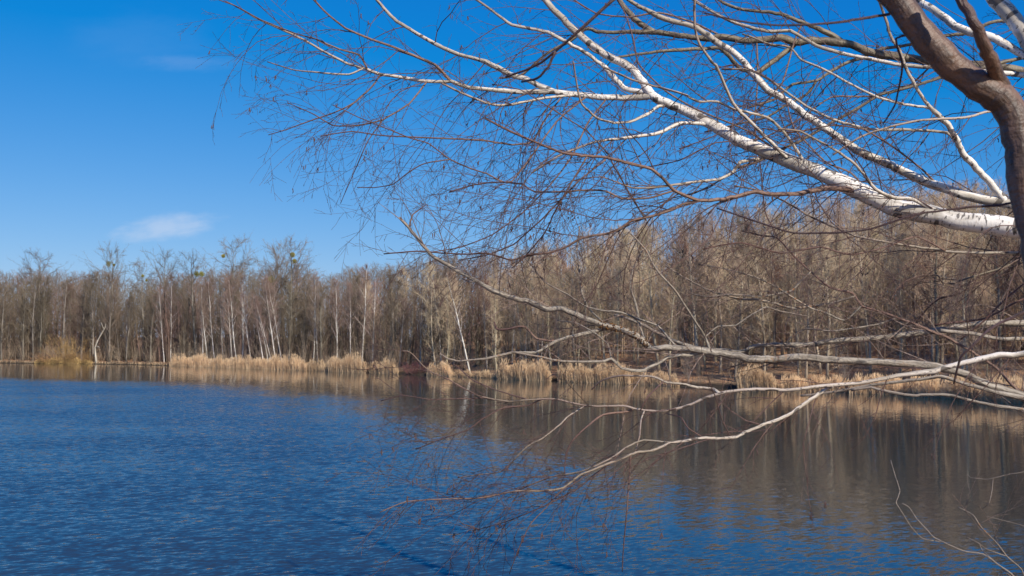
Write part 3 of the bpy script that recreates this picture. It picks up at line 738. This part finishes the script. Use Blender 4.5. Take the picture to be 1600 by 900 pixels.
tr('B9', 'birch', 'B7b', None, .3, [3.5, 3, 2], 1.5, [(947, 249), (910, 280), (880, 305), (850, 340), (820, 370), (800, 382), (760, 400), (720, 405)])
tr('B9b', 'birch', 'B7', None, .3, [3.5, 3, 2], 1.4, [(920, 246), (890, 290), (870, 330), (850, 365), (820, 400), (800, 420)])
tr('B9c', 'birch', 'B1', None, -.5, [4, 3.4, 2.8, 2], 1.2, [(945, 153), (920, 190), (890, 250), (860, 290), (820, 330), (770, 365), (720, 385), (670, 395)])
tr('B10', 'birch', None, 5.9, .4, [8, 7, 6, 4, 3], 1.0, [(1760, 400), (1597, 396), (1520, 397), (1480, 392), (1427, 387), (1387, 379), (1339, 368), (1307, 355), (1267, 339), (1227, 317), (1190, 300), (1150, 290)])
tr('C', 'birch', None, 6.4, .9, [18, 17, 16, 14, 12, 11, 9, 7], .9, [(1760, 345), (1620, 328), (1573, 317), (1520, 308), (1467, 291), (1413, 269), (1387, 256), (1349, 240), (1328, 227), (1293, 203), (1253, 176), (1227, 155), (1200, 141), (1175, 112), (1150, 85), (1115, 62), (1080, 40), (1040, 30), (1000, 10), (960, -15)])
tr('C1', 'birch', 'C', None, -.5, [12, 11, 9, 7, 6, 5], .7, [(1573, 317), (1547, 285), (1525, 261), (1507, 240), (1500, 225), (1480, 195), (1450, 165), (1430, 130), (1415, 105), (1405, 80), (1393, 55), (1383, 27), (1365, -15)])
tr('C2', 'birch', 'C1', None, .4, [6, 5, 4], .9, [(1480, 200), (1451, 169), (1413, 163), (1373, 149), (1333, 133), (1288, 109), (1253, 93), (1232, 77), (1200, 70), (1160, 55)])
tr('C3', 'birch', 'C1', None, .4, [6, 6, 5, 4], .9, [(1500, 222), (1480, 207), (1427, 204), (1373, 201), (1347, 199), (1307, 187), (1267, 171), (1235, 149), (1200, 123), (1170, 110), (1130, 105)])
tr('C4', 'birch', None, 7.0, .8, [10, 9, 8, 7, 6], .7, [(1760, 140), (1600, 118), (1530, 112), (1457, 104), (1413, 101), (1360, 93), (1317, 85), (1275, 73), (1235, 50), (1200, 49), (1160, 40), (1133, 27), (1093, 3), (1060, -20)])
tr('C5', 'birch', None, 6.8, .6, [34, 30, 26, 24], .4, [(1720, 240), (1640, 110), (1600, 53), (1587, 35), (1573, 16), (1552, -5), (1530, -40)])
tr('C6', 'birch', 'C5', None, .7, [14, 13, 12, 10], .5, [(1640, 105), (1600, 85), (1555, 61), (1520, 51), (1493, 40), (1467, 19), (1435, 0), (1410, -25)])
tr('C7', 'birch', 'C', None, -.6, [7, 6, 5, 4], 1.0, [(1555, 176), (1536, 175), (1507, 184), (1440, 188), (1387, 199), (1340, 215), (1300, 240)])
T['C7']['parent'] = None; T['C7']['d0'] = 6.7; T['C7']['pts'] = [(1760, 140), (1640, 158), (1585, 168), (1536, 176), (1507, 184), (1440, 188), (1387, 199), (1340, 215), (1300, 240)]
tr('C8', 'birch', 'B', None, -.2, [8, 7, 5, 4], .9, [(1470, 338), (1430, 312), (1397, 310), (1370, 295), (1340, 262), (1315, 240), (1290, 225), (1250, 205), (1215, 200)])
# lower white bough
tr('L', 'birch', None, 4.9, .9, [15, 14, 12.5, 12, 11, 9, 7.5, 6.5, 5, 3.5, 2.8, 2], .7, [(1760, 528), (1600, 551), (1560, 558), (1500, 570), (1460, 578), (1400, 588), (1340, 598), (1300, 605), (1240, 609), (1200, 609), (1170, 608), (1140, 611), (1124, 613), (1100, 624), (1080, 634), (1050, 640), (1020, 642), (995, 640), (973, 635), (920, 635), (888, 631), (867, 623), (827, 625), (792, 627), (755, 620), (728, 607), (701, 591), (669, 577), (640, 551), (624, 547)])
tr('La', 'birch', 'L', None, .3, [6, 5, 4, 2.5], .8, [(1124, 613), (1112, 606), (1090, 603), (1066, 599), (1040, 597), (1020, 590), (1000, 586), (973, 587), (947, 589), (935, 598), (925, 608)])
tr('Lb', 'birch', 'L', None, -.4, [7.2, 6.6, 6, 5.4, 4.8, 4, 3.2, 2.6, 1.8], 1.2, [(1297, 604), (1288, 610), (1270, 622), (1250, 636), (1236, 646), (1216, 654), (1190, 666), (1170, 674), (1150, 684), (1120, 686), (1100, 687), (1060, 692), (1046, 694), (1020, 704), (1000, 708), (987, 711), (945, 726), (908, 741), (881, 760), (855, 768), (806, 768), (749, 777), (704, 779), (636, 783), (594, 800)])
tr('Lc', 'birch', 'Lb', None, .2, [4, 3, 2.4], 1.3, [(1044, 692), (1006, 688), (979, 698), (953, 715), (910, 735), (860, 745), (800, 770)])
tr('Ld', 'birch', 'Lb', None, 0, [3, 2.6, 1.8], .5, [(989, 713), (983, 749), (978, 794), (972, 862), (971, 892)])
tr('Le', 'birch', 'L', None, -.3, [3.4, 3, 2.4], .5, [(1006, 642), (1002, 655), (998, 681), (991, 711)])
tr('Lf', 'birch', 'La', None, -.2, [3, 2.6, 2.2], .3, [(1034, 597), (1013, 620), (1002, 640)])
tr('Lg', 'birch', 'Lb', None, .2, [3, 2.6, 2], .3, [(1106, 687), (1097, 681), (1074, 671), (1063, 654), (1040, 648)])
tr('Lh', 'birch', 'L', None, -.2, [5, 4, 3, 2], 1.0, [(990, 640), (979, 643), (942, 647), (915, 670), (896, 688), (885, 711), (883, 745)])
tr('Li', 'birch', 'L', None, .1, [3.4, 3, 2.4, 1.8], 1.8, [(925, 635), (911, 637), (885, 651), (874, 662), (847, 685), (824, 700), (783, 736), (749, 743), (715, 747)])
tr('Lj', 'birch', 'L', None, .1, [3, 2.6, 2], 1.8, [(850, 626), (824, 632), (787, 637), (756, 654), (730, 673), (690, 685), (650, 700)])
tr('Lk', 'birch', 'L', None, .3, [2.6, 2.4, 1.8], .9, [(827, 625), (802, 615), (772, 609), (741, 594), (715, 575), (700, 565)])
tr('Ll', 'birch', 'L', None, .1, [2.8, 2.4, 1.8], 1.4, [(770, 624), (749, 620), (722, 622), (673, 622), (630, 620), (594, 626)])
tr('Lm', 'birch', 'Lb', None, -.1, [2.6, 2.2, 1.6], 1.2, [(881, 760), (851, 794), (830, 817), (809, 862), (796, 898)])
tr('Ln', 'birch', 'Lb', None, .2, [3, 2.4, 1.6], 1.8, [(960, 722), (930, 740), (900, 765), (850, 790), (790, 815), (740, 830)])

# --- olive-barked tree behind
tr('D', 'olive', None, 7.6, 1.0, [17, 17, 16, 15, 14, 13, 12, 10, 8, 6, 4], .8, [(1760, 130), (1600, 112), (1560, 105), (1460, 96), (1400, 88), (1360, 82), (1330, 70), (1310, 67), (1270, 63), (1245, 66), (1220, 60), (1170, 64), (1130, 58), (1100, 60), (1060, 55), (1020, 50), (980, 50), (940, 50), (920, 45), (908, 50), (890, 65), (860, 80), (830, 105), (812, 118), (780, 122)])
tr('D2', 'olive', 'D', None, .3, [10, 9, 8, 7], .7, [(1018, 49), (1005, 40), (990, 28), (975, 10), (950, -20)])
tr('D3', 'olive', 'D', None, -.3, [9, 8, 8, 7, 5, 3], .8, [(1245, 68), (1232, 77), (1195, 104), (1185, 112), (1160, 108), (1145, 95), (1125, 76), (1099, 75), (1040, 80), (987, 85), (955, 89), (930, 80), (915, 70)])
tr('D4', 'olive', 'D', None, -.3, [7, 6, 5, 4], 1.0, [(1360, 86), (1349, 90), (1328, 96), (1301, 109), (1275, 128), (1240, 133), (1210, 155), (1170, 170)])
tr('D5', 'olive', 'D4', None, .1, [5, 4.5, 3], 1.0, [(1275, 128), (1259, 147), (1227, 165), (1200, 181), (1150, 195), (1100, 205)])
tr('D6', 'olive', None, 7.2, -.1, [9, 8, 7, 6, 5], 1.0, [(1760, 70), (1600, 90), (1475, 118), (1440, 128), (1400, 141), (1373, 149), (1347, 163), (1320, 181), (1293, 199), (1267, 213), (1227, 232), (1190, 250), (1150, 262)])
tr('D7', 'olive', 'D', None, .2, [9, 8, 7, 6, 5], .9, [(1330, 71), (1320, 69), (1307, 59), (1280, 45), (1253, 35), (1227, 24), (1200, 19), (1160, 13), (1133, 5), (1100, -15)])
tr('D8', 'olive', None, 7.9, .3, [10, 9, 8, 7, 6], .7, [(1760, 60), (1600, 38), (1573, 35), (1547, 35), (1507, 51), (1477, 57), (1427, 67), (1387, 77), (1350, 86)])

# --- grey-barked low limbs
tr('G', 'grey', None, 5.6, .7, [18, 16, 14, 12.5, 12, 12, 11.5, 11, 12, 11, 9.5, 9, 8.5, 8, 7, 5.5], .6, [(1760, 660), (1600, 618), (1540, 600), (1500, 582), (1450, 571), (1400, 568), (1340, 564), (1300, 562), (1250, 558), (1210, 562), (1170, 560), (1140, 554), (1110, 549), (1080, 545), (1040, 544), (1020, 546), (1010, 538), (1000, 528), (973, 515), (947, 509), (920, 500), (880, 484), (853, 483), (827, 472), (800, 465), (773, 455), (744, 439), (715, 423), (700, 414), (676, 400), (660, 382), (644, 362), (624, 340)])
tr('Ga', 'grey', 'G', None, .1, [4, 3, 2], .1, [(640, 354), (646, 338), (653, 329), (664, 320)])
tr('Gb', 'grey', 'G', None, -.2, [8, 7, 6, 5, 4, 3.4], .3, [(955, 512), (941, 513), (907, 521), (867, 535), (840, 547), (800, 553), (760, 561), (720, 563), (699, 559), (688, 551)])
tr('Gc', 'grey', 'Gb', None, .1, [5, 4.5, 4, 3], .15, [(867, 535), (840, 527), (819, 513), (787, 517), (778, 514), (771, 503)])
tr('Gd', 'grey', 'G', None, -.2, [7, 6.5, 6, 5, 4, 3], .6, [(1100, 547), (1080, 551), (1060, 554), (1044, 560), (1020, 572), (1000, 580), (973, 575), (955, 561), (941, 565), (880, 564), (840, 556), (800, 548)])
tr('Ge', 'grey', 'G', None, -.2, [5, 4.5, 4, 3], .7, [(1109, 546), (1102, 526), (1076, 486), (1056, 458), (1044, 442), (1026, 420), (1008, 389), (985, 365)])
tr('Gf', 'grey', 'G', None, .4, [5, 4, 3.4, 2.6], .7, [(1010, 535), (1000, 500), (993, 480), (987, 451), (987, 432), (995, 408), (1005, 389), (1024, 376), (1040, 360)])
tr('Gg', 'grey', 'G', None, .4, [4, 3.4, 2.6], .7, [(945, 508), (920, 480), (912, 461), (904, 421), (901, 389), (907, 352)])
tr('Gh', 'grey', 'G', None, .3, [4.5, 4, 3.4, 2.6], .9, [(1060, 545), (1030, 510), (1000, 498), (968, 489), (944, 487), (915, 479), (888, 463), (853, 444), (835, 420), (821, 400)])
tr('Gi', 'grey', 'G', None, .1, [2.6, 2.4, 2], .4, [(744, 439), (735, 440), (722, 437)])
tr('Gj', 'grey', 'Ge', None, .2, [3.4, 3, 2.4], .6, [(1104, 528), (1120, 510), (1148, 511), (1162, 496), (1196, 480), (1220, 486), (1260, 492)])
tr('Gk', 'grey', 'Gd', None, .2, [3.4, 3, 2], .8, [(955, 561), (950, 540), (930, 520), (900, 505), (870, 500)])
tr('H', 'grey', None, 6.3, .5, [13, 12, 11, 10, 9, 8, 7, 5], .6, [(1760, 495), (1600, 504), (1550, 505), (1500, 511), (1460, 519), (1400, 525), (1360, 528), (1300, 533), (1260, 538), (1220, 540), (1180, 542), (1160, 547), (1130, 547), (1085, 541), (1040, 525), (1000, 505), (960, 492)])
tr('Ha', 'grey', 'H', None, -.2, [10, 9, 8, 7], .2, [(1760, 540), (1600, 530), (1560, 530), (1520, 524), (1470, 518)])
T['Ha']['parent'] = None; T['Ha']['d0'] = 6.2
tr('I', 'grey', None, 5.9, .6, [8, 7, 6, 5, 4, 3], .9, [(1640, 660), (1600, 620), (1580, 600), (1560, 578), (1540, 562), (1510, 546), (1480, 529), (1460, 518), (1430, 508), (1410, 497), (1380, 489), (1346, 478), (1330, 460), (1300, 448), (1267, 424), (1240, 400), (1216, 372), (1190, 370), (1160, 360)])
tr('Ia', 'grey', 'I', None, .3, [5, 4.5, 4, 3], .9, [(1335, 466), (1300, 470), (1270, 479), (1240, 482), (1210, 475), (1186, 468), (1160, 467), (1128, 460), (1100, 452), (1070, 436), (1040, 415)])
tr('Ib', 'grey', 'I', None, .1, [4.5, 4, 3], .9, [(1267, 426), (1250, 442), (1234, 456), (1210, 460), (1186, 461), (1138, 461), (1110, 466), (1082, 458)])
tr('Ic', 'grey', 'I', None, .2, [4, 3.4, 2.6], .7, [(1425, 508), (1400, 500), (1376, 508), (1340, 514), (1300, 518), (1260, 515), (1236, 524), (1226, 534)])
tr('Id', 'grey', 'I', None, .2, [4, 3.4, 2.6], .8, [(1345, 476), (1320, 500), (1290, 490), (1260, 480), (1200, 440), (1170, 430), (1130, 420), (1090, 415)])
tr('J', 'olive', None, 6.2, .3, [4.5, 4, 3.5, 3], .7, [(1760, 370), (1600, 400), (1570, 420), (1540, 436), (1500, 458), (1470, 468), (1450, 484), (1430, 504)])
tr('Ja', 'olive', 'J', None, -.2, [4, 3.6, 3, 2.4], .8, [(1580, 413), (1556, 420), (1520, 432), (1486, 444), (1472, 442), (1464, 434), (1440, 430), (1418, 436), (1400, 452), (1390, 470)])
tr('Jb', 'olive', None, 6.0, .2, [4.5, 4, 3.4], .5, [(1760, 330), (1640, 410), (1600, 442), (1580, 462), (1550, 490), (1538, 502), (1500, 530)])
tr('Jc', 'olive', None, 6.1, .2, [5, 4.5, 4], .4, [(1760, 420), (1600, 470), (1570, 482), (1538, 498), (1500, 504), (1460, 508)])
tr('K', 'grey', None, 5.3, .5, [9, 8, 7, 6, 5], .2, [(1760, 660), (1600, 639), (1560, 633), (1520, 627), (1480, 618), (1440, 617), (1420, 617), (1390, 612), (1360, 606), (1330, 608)])
tr('Ka', 'grey', None, 5.5, .5, [12, 10, 9, 8, 6, 4], .2, [(1760, 650), (1590, 620), (1540, 610), (1510, 602), (1470, 588), (1440, 590), (1400, 598), (1360, 603), (1300, 612), (1250, 616)])

# thin dark shoots crossing the upper boughs
tr('X1', 'birch', None, 6.6, -.3, [3.4, 3, 2.4, 2], .8, [(1010, 345), (985, 305), (960, 262), (947, 237), (915, 205), (888, 184), (853, 163), (810, 140), (770, 130)])
tr('X2', 'birch', 'B', None, .3, [4, 3.4, 3, 2.4], .8, [(1240, 254), (1170, 205), (1090, 172), (1040, 140), (1000, 100), (990, 60), (975, 20), (960, -10)])
tr('X4', 'olive', 'D', None, -.5, [3.4, 3, 2.4, 2], .7, [(1180, 63), (1186, 120), (1180, 200), (1190, 260), (1197, 330), (1215, 372)])
tr('X5', 'olive', 'D7', None, -.2, [3.4, 3, 2.4], .8, [(1253, 35), (1240, 70), (1222, 130), (1180, 175), (1120, 210), (1060, 232)])
tr('X6', 'olive', 'D', None, -.3, [4, 3.4, 3, 2.4], .8, [(1460, 97), (1425, 130), (1360, 150), (1300, 150), (1250, 190), (1190, 215), (1120, 222), (1060, 250), (1000, 262)])
tr('X7', 'olive', 'D', None, .3, [4, 3.4, 2.6], .8, [(1130, 58), (1080, 35), (1030, 20), (985, 28), (930, 22), (880, -10)])
tr('X8', 'birch', 'B', None, .4, [4, 3.4, 2.6, 2], .9, [(1363, 308), (1330, 270), (1290, 255), (1240, 200), (1225, 150), (1200, 120), (1150, 100), (1110, 110)])
tr('X9', 'birch', 'C', None, -.4, [4, 3.4, 2.6], .9, [(1467, 291), (1440, 262), (1400, 232), (1350, 205), (1300, 195), (1240, 210), (1190, 200)])
tr('X10', 'birch', 'B10', None, -.2, [3.4, 3, 2.4], .9, [(1480, 392), (1430, 370), (1390, 385), (1330, 400), (1280, 385), (1220, 395), (1160, 380), (1100, 388)])

# --- near, out-of-focus tree
tr('N', 'near', None, 2.5, .25, [64, 62, 60, 58, 56, 54, 51, 49, 50, 54, 48, 45, 43, 42], 0, [(1650, 1300), (1650, 900), (1645, 650), (1634, 480), (1622, 390), (1608, 310), (1597, 240), (1586, 190), (1563, 155), (1530, 135), (1490, 105), (1450, 62), (1410, 15), (1360, -45)])
tr('Na', 'near', 'N', None, -.1, [30, 23, 19, 16, 15], 0, [(1575, 165), (1562, 125), (1548, 90), (1535, 60), (1520, 30), (1500, 0), (1475, -35)])
tr('Nb', 'near', 'N', None, -.2, [6, 5, 4, 3.5], .2, [(1390, 22), (1379, 24), (1340, 30), (1307, 35), (1253, 39), (1200, 39), (1150, 32), (1100, 20)])
tr('Nc', 'near', 'N', None, .3, [5, 4, 3.5, 3], .35, [(1606, 318), (1560, 321), (1520, 323), (1480, 328), (1440, 333), (1413, 341), (1387, 349), (1360, 358), (1307, 364), (1240, 364), (1200, 352), (1120, 325)])
tr('Nd', 'near', 'N', None, -.1, [8, 6, 5, 4], .1, [(1632, 470), (1600, 488), (1560, 506), (1540, 520), (1520, 540), (1500, 560), (1490, 600)])
tr('Ne', 'near', None, 3.0, .2, [9, 7, 6, 5, 4], .15, [(1040, -60), (990, -25), (955, 2), (900, 52), (868, 80), (845, 98), (820, 110), (790, 120)])
tr('Nf', 'near', 'Ne', None, .1, [6, 5, 4], .2, [(868, 80), (856, 105), (840, 122), (815, 128)])
tr('Nh', 'near', 'N', None, .3, [5, 4, 3], .3, [(1440, 50), (1400, 60), (1410, 100), (1406, 130), (1398, 165), (1380, 193)])

# --- bottom right bush
tr('S1', 'bush', None, 4.4, .2, [7, 6, 5, 4.5, 4, 3], .5, [(1640, 980), (1600, 920), (1581, 899), (1564, 883), (1535, 866), (1505, 862), (1481, 851), (1459, 839), (1444, 827), (1432, 810), (1420, 795), (1409, 786)])
tr('S2', 'bush', 'S1', None, .1, [4, 3.5, 3, 2.4], .5, [(1481, 851), (1471, 849), (1442, 839), (1422, 822), (1405, 797), (1401, 785), (1404, 768), (1398, 744), (1394, 720)])
tr('S3', 'bush', None, 4.6, .1, [6, 5, 4.5, 4, 3], .7, [(1640, 990), (1610, 930), (1598, 890), (1574, 868), (1559, 849), (1535, 822), (1520, 805), (1498, 792)])
tr('S4', 'bush', 'S3', None, -.1, [4, 3.4, 2.6], .4, [(1574, 868), (1544, 858), (1527, 849), (1511, 839)])
tr('S5', 'bush', 'S1', None, .1, [4, 3.6, 3], .4, [(1600, 918), (1557, 880), (1535, 860), (1530, 850)])
tr('S6', 'bush', None, 4.8, .1, [5, 4.5, 4, 3, 2.4], .4, [(1760, 700), (1600, 736), (1576, 741), (1554, 746), (1540, 748), (1520, 745), (1511, 742)])
tr('S7', 'bush', 'S6', None, 0, [3, 2.6, 2], .3, [(1554, 746), (1552, 763), (1546, 785), (1532, 797)])
tr('S8', 'bush', None, 4.2, 0, [4, 3, 2.2], .4, [(1760, 880), (1640, 840), (1600, 822), (1570, 814), (1540, 808)])


def catmull(P, n=3):
    out = []
    for i in range(len(P) - 1):
        p0, p1, p2, p3 = P[max(i - 1, 0)], P[i], P[i + 1], P[min(i + 2, len(P) - 1)]
        for k in range(n):
            t = k / n; out.append(.5 * ((2 * p1) + (p2 - p0) * t + (2 * p0 - 5 * p1 + 4 * p2 - p3) * t * t + (3 * p1 - p0 - 3 * p2 + p3) * t ** 3))
    out.append(P[-1]); return out


TREES = {
    'birch': dict(name='birch_tree', cat='birch tree', pos=(4.45, 6.3), r=.17, H=13, mat='birch', twig='twig_red', label='white barked birch on the near bank whose boughs sweep in from the right'),
    'olive': dict(name='olive_barked_tree', cat='tree', pos=(5.9, 7.4), r=.16, H=12, mat='olive', twig='twig_red', label='olive brown barked tree reaching dark crooked boughs across the upper right'),
    'grey': dict(name='grey_barked_tree', cat='tree', pos=(4.3, 5.4), r=.13, H=8, mat='grey', twig='twig_tan', label='grey barked tree stretching low broken limbs with orange lichen over the water'),
    'near': dict(name='smooth_barked_tree', cat='tree', pos=None, mat='near', twig='near', label='closest tree, forked smooth brown trunk blurred at the right edge'),
    'bush': dict(name='bank_bush', cat='bush', pos=None, mat='grey', twig='twig_tan', label='sparse pale twigged bush poking in at the bottom right corner'),
}
roots = {}
for k, d in TREES.items():
    if d['pos']:
        x, y = d['pos']; z = gz(x, y); root = empty(d['name'], (x, y, z), d['label'], d['cat']); roots[k] = root
        w = MB(); rg = random.Random(k); pts = []; p = Vector((0, 0, -.3))
        for i in range(14):
            pts.append(p.copy()); p = p + Vector((rg.gauss(0, .06), rg.gauss(0, .06), (d['H'] + .3) / 13))
        d['trunk'] = [q + Vector((x, y, z)) for q in pts]
        w.tube(pts, [d['r'] * (1.35 if i == 0 else 1) * (1 - i / 13) ** .7 + .02 for i in range(14)], 12); w.build('trunk', M[d['mat']], root)
    else:
        root = empty(d['name'], (1.35, 2.5, gz(1.35, 2.5)) if k == 'near' else (2.3, 4.4, gz(2.3, 4.4)), d['label'], d['cat']); roots[k] = root


def px_of(p):
    return None


def sub_twig(mb, rg, o, d, L, r, lvl, droop, plane, sides=3):
    n = max(3, int(L / .09)); n = min(n, 9); pts = [o]; p = o.copy(); dd = d.copy()
    cv = wob(rg, .10)
    for i in range(n):
        dd = (dd + cv * .8 + wob(rg, .10) + Vector((0, 0, droop * .10))).normalized(); p = p + dd * L / n; pts.append(p.copy())
        if rg.random() < .2: cv = wob(rg, .11)
    rr = [max(.0010, r * (1 - .75 * i / n)) for i in range(n + 1)]
    mb.tube(pts, rr, sides, cap=False)
    for i in range(1, n):
        if rg.random() < .45:
            td = (pts[i] - pts[i - 1]).normalized(); e = (td + wob(rg, .7)).normalized()
            mb.cone(pts[i], pts[i] + e * rg.uniform(.006, .011), rg.uniform(.0015, .0024))
    if droop < -.2 and rg.random() < .035:
        for _ in range(2):
            c = pts[-1] + wob(rg, .004); mb.tube([c, c + Vector((rg.gauss(0, .003), 0, -.006)), c + Vector((rg.gauss(0, .005), 0, -.022)), c + Vector((rg.gauss(0, .006), 0, -.034))], [.001, .0032, .003, .001], 5)
    if lvl == 0: return
    k = .12
    while k < .97:
        i = min(n - 1, int(k * n)); b = pts[i].lerp(pts[i + 1], k * n - i); td = (pts[i + 1] - pts[i]).normalized()
        side = td.cross(plane).normalized() * (1 if rg.random() < .5 else -1)
        nd = (td * rg.uniform(.75, 1.3) + side * rg.uniform(.35, .95) + wob(rg, .25)).normalized()
        sub_twig(mb, rg, b, nd, L * rg.uniform(.22, .5) * (1.15 - k * .6), max(.0009, rr[i] * .6), lvl - 1, droop, plane)
        k += rg.uniform(.13, .27) * (1 if L > .5 else 1.5)


CONES = []
for name, t in T.items():
    px = t['pts']; n = len(px); rg = random.Random(name + 'x')
    L = [0]
    for i in range(1, n): L.append(L[-1] + math.hypot(px[i][0] - px[i - 1][0], px[i][1] - px[i - 1][1]))
    if t['parent']:
        q = T[t['parent']]; best = None
        for i, (a, p3) in enumerate(zip(q['fine_px'], q['fine'])):
            dist = math.hypot(a[0] - px[0][0], a[1] - px[0][1])
            if best is None or dist < best[0]: best = (dist, p3.y, p3)
        d0 = best[1]
    else: d0 = t['d0']
    P = []
    for i in range(n):
        jx, jy = (rg.gauss(0, 1.3), rg.gauss(0, 1.3)) if i and max(t['w']) < 16 and t['tree'] != 'near' else (0, 0)
        k = L[i] / L[-1]; P.append(at(px[i][0] + jx, px[i][1] + jy, d0 + t['dd'] * k + .05 * math.sin(5 * k + len(name))))
    if t['parent'] and best[0] < 12: P[0] = best[2].copy()
    elif not t['parent'] and TREES[t['tree']]['pos'] and px[0][0] > 1600:
        tk = TREES[t['tree']]['trunk']; z = P[0].z; j = min(range(len(tk)), key=lambda j: abs(tk[j].z - z - .0)); P.insert(0, tk[j].copy()); px = [(px[0][0] + 80, px[0][1])] + px
        L = [0] + [v + 80 for v in L]; n += 1
    fine = catmull(P, 4)
    if max(t['w']) < 12:      # slight elbows at the nodes, as real shoots have
        fine = [P[i // 4] * (1 - (i % 4) / 4) * .45 + P[min(i // 4 + 1, n - 1)] * ((i % 4) / 4) * .45 + f * .55 for i, f in enumerate(fine)]
    fpx = []
    for i in range(n - 1):
        for k in range(4): fpx.append((px[i][0] + (px[i + 1][0] - px[i][0]) * k / 4, px[i][1] + (px[i + 1][1] - px[i][1]) * k / 4))
    fpx.append(px[-1]); t['fine'] = fine; t['fine_px'] = fpx
    w = t['w']; rad = []; Lf = [0]
    for i in range(1, len(fine)): Lf.append(Lf[-1] + (fine[i] - fine[i - 1]).length)
    for i, p in enumerate(fine):
        k = Lf[i] / Lf[-1] * (len(w) - 1); j = min(int(k), len(w) - 2); wp = w[j] + (w[j + 1] - w[j]) * (k - j)
        knob = (1 + .035 * math.sin(i * .6 + len(name)) + rg.uniform(-.03, .035)) * (1 if wp > 8 else .8)
        if t['tree'] == 'bush': wp *= .58
        rad.append(max(.0012, wp * .5 / FPX * p.y * knob))
    tree = TREES[t['tree']]; root = roots[t['tree']]; inv = root.location
    jit = [f + wob(rg, min(.0022, r * .12)) for f, r in zip(fine, rad)]; t['fine'] = fine = jit
    mb = MB(); loc = [f - inv for f in fine]
    mb.tube(loc, rad, 14 if max(w) > 20 else 8 if max(w) > 6 else 6, u0=rg.uniform(0, 50), age=[max(.12, 1.1 - (1.5 if name == 'Lb' else .72) * (v / Lf[-1]) ** 1.6) for v in Lf])
    mname = tree['mat']
    if t['tree'] == 'birch' and max(w) < 3.3: mname = 'twig_red'
    if name in ('B7', 'B7a', 'B7b', 'B9', 'B9b', 'B9c', 'B1i', 'B1j', 'B1k', 'B1c', 'B1b', 'B1e', 'B1f', 'B1g', 'I', 'Gc', 'Jb', 'Jc', 'Lh', 'Lg', 'Lf', 'Ga') or name[0] == 'X': mname = 'redbark'
    first = not t['parent']
    o = mb.build('limb' if max(w) > 12 else 'branch', M[mname], root)
    if t['tw'] <= 0: continue
    # twigs
    tb = MB(); droop = {'birch': -.5, 'olive': -.3, 'grey': .25, 'near': 0, 'bush': .3}[t['tree']]
    ntw = 0; total = Lf[-1]; pos = total * .04
    while pos < total * .995:
        i = max(1, min(len(fine) - 2, int(np.searchsorted(Lf, pos)))); b = fine[i] - inv; td = (fine[i] - fine[i - 1]).normalized(); r = rad[i]
        if fpx[i][0] < 1680:
            ang = rg.uniform(-1, 1); axis_ = td.cross(Vector((rg.gauss(0, .5), 1, rg.gauss(0, .5)))).normalized()
            nd = (td * rg.uniform(.45, 1.2) + axis_ * (1 if rg.random() < .5 else -1) * rg.uniform(.5, 1.1) + wob(rg, .35)).normalized()
            if t['tree'] in ('birch', 'olive'):
                nd = (nd + Vector((-.35, 0, -.18))).normalized()
                TL = rg.uniform(.35, 1.15) * (1.15 if fpx[i][1] < 400 else .72); r1 = max(.0021, min(.0046, r * .5))
            else:
                TL = rg.uniform(.2, .9); r1 = max(.0015, min(.0042, r * .45))
            if t['tree'] == 'grey' : nd = (nd + Vector((-.15, 0, .25))).normalized()
            tip = (total - pos) + .14; TL = min(TL, tip * 1.2)
            ntw += 1
            sub_twig(tb, rg, b, nd, TL, r1, 2 if TL > .45 else 1, droop, Vector((rg.gauss(0, .6), 1, rg.gauss(0, .6))).normalized())
            if t['tree'] in ('grey', 'olive') and rg.random() < .09: CONES.append((b + nd * TL * .5, root))
        pos += rg.uniform(.07, .17) / t['tw'] * (.72 if t['tree'] == 'grey' else .65 if t['tree'] == 'bush' else 1) * ((1.8 if fpx[i][0] < 720 else 1.4) if fpx[i][1] < 260 else 1.3 if fpx[i][1] < 420 and fpx[i][0] < 1000 else 1.0 if t['tree'] == 'birch' and fpx[i][1] > 600 and fpx[i][0] < 1100 else 1.0) * (1.0 if max(w) < 12 else 1.35)
    if ntw < 7: continue
    if tb.v:
        ob = tb.build('twigs', M[tree['twig']], o)

# crusts of orange lichen on the crook of the low grey limb
def lichen():
    rg = random.Random(77); t = T['G']; mb = MB(); off = roots['grey'].location
    idx = [i for i, p in enumerate(t['fine_px']) if 938 < p[0] < 1012]
    for _ in range(260):
        i = rg.choice(idx); p = t['fine'][i].lerp(t['fine'][min(i + 1, len(t['fine']) - 1)], rg.random()) - off
        r = 5.2 / FPX * t['fine'][i].y; d = wob(rg, 1); d.x *= .3; d.normalize()
        a = p + d * r * .85; mb.tube([a, a + d * r * .25 + wob(rg, .001), a + d * r * .45], [.0045 * rg.uniform(.5, 1.2), .005 * rg.uniform(.5, 1), .001], 5)
    mb.build('lichen_crust', M['lichen'], roots['grey'])
lichen()

# small dark alder cones
for i, (px_, py_, k) in enumerate(((1350, 425, 'olive'), (1066, 396, 'grey'), (742, 155, 'olive'), (895, 340, 'grey'), (858, 358, 'olive'), (1290, 470, 'grey'), (905, 500, 'grey'), (975, 460, 'grey'))):
    rg = random.Random(i); mb = MB(); c = at(px_, py_, 6.4) - roots[k].location
    for j in range(5):
        a = c + Vector((rg.gauss(0, .018), rg.gauss(0, .015), rg.gauss(0, .014))); d = wob(rg, 1).normalized() * .007
        mb.tube([a - d, a - d * .5, a + d * .4, a + d], [.0015, .0052, .0048, .001], 6)
        mb.tube([a, a + Vector((.01, 0, .02)), c + Vector((.01, 0, .05))], [.0009, .0009, .0009], 3)
    mb.build('cone_cluster', M['cone'], roots[k])
print('objects', len(bpy.data.objects))
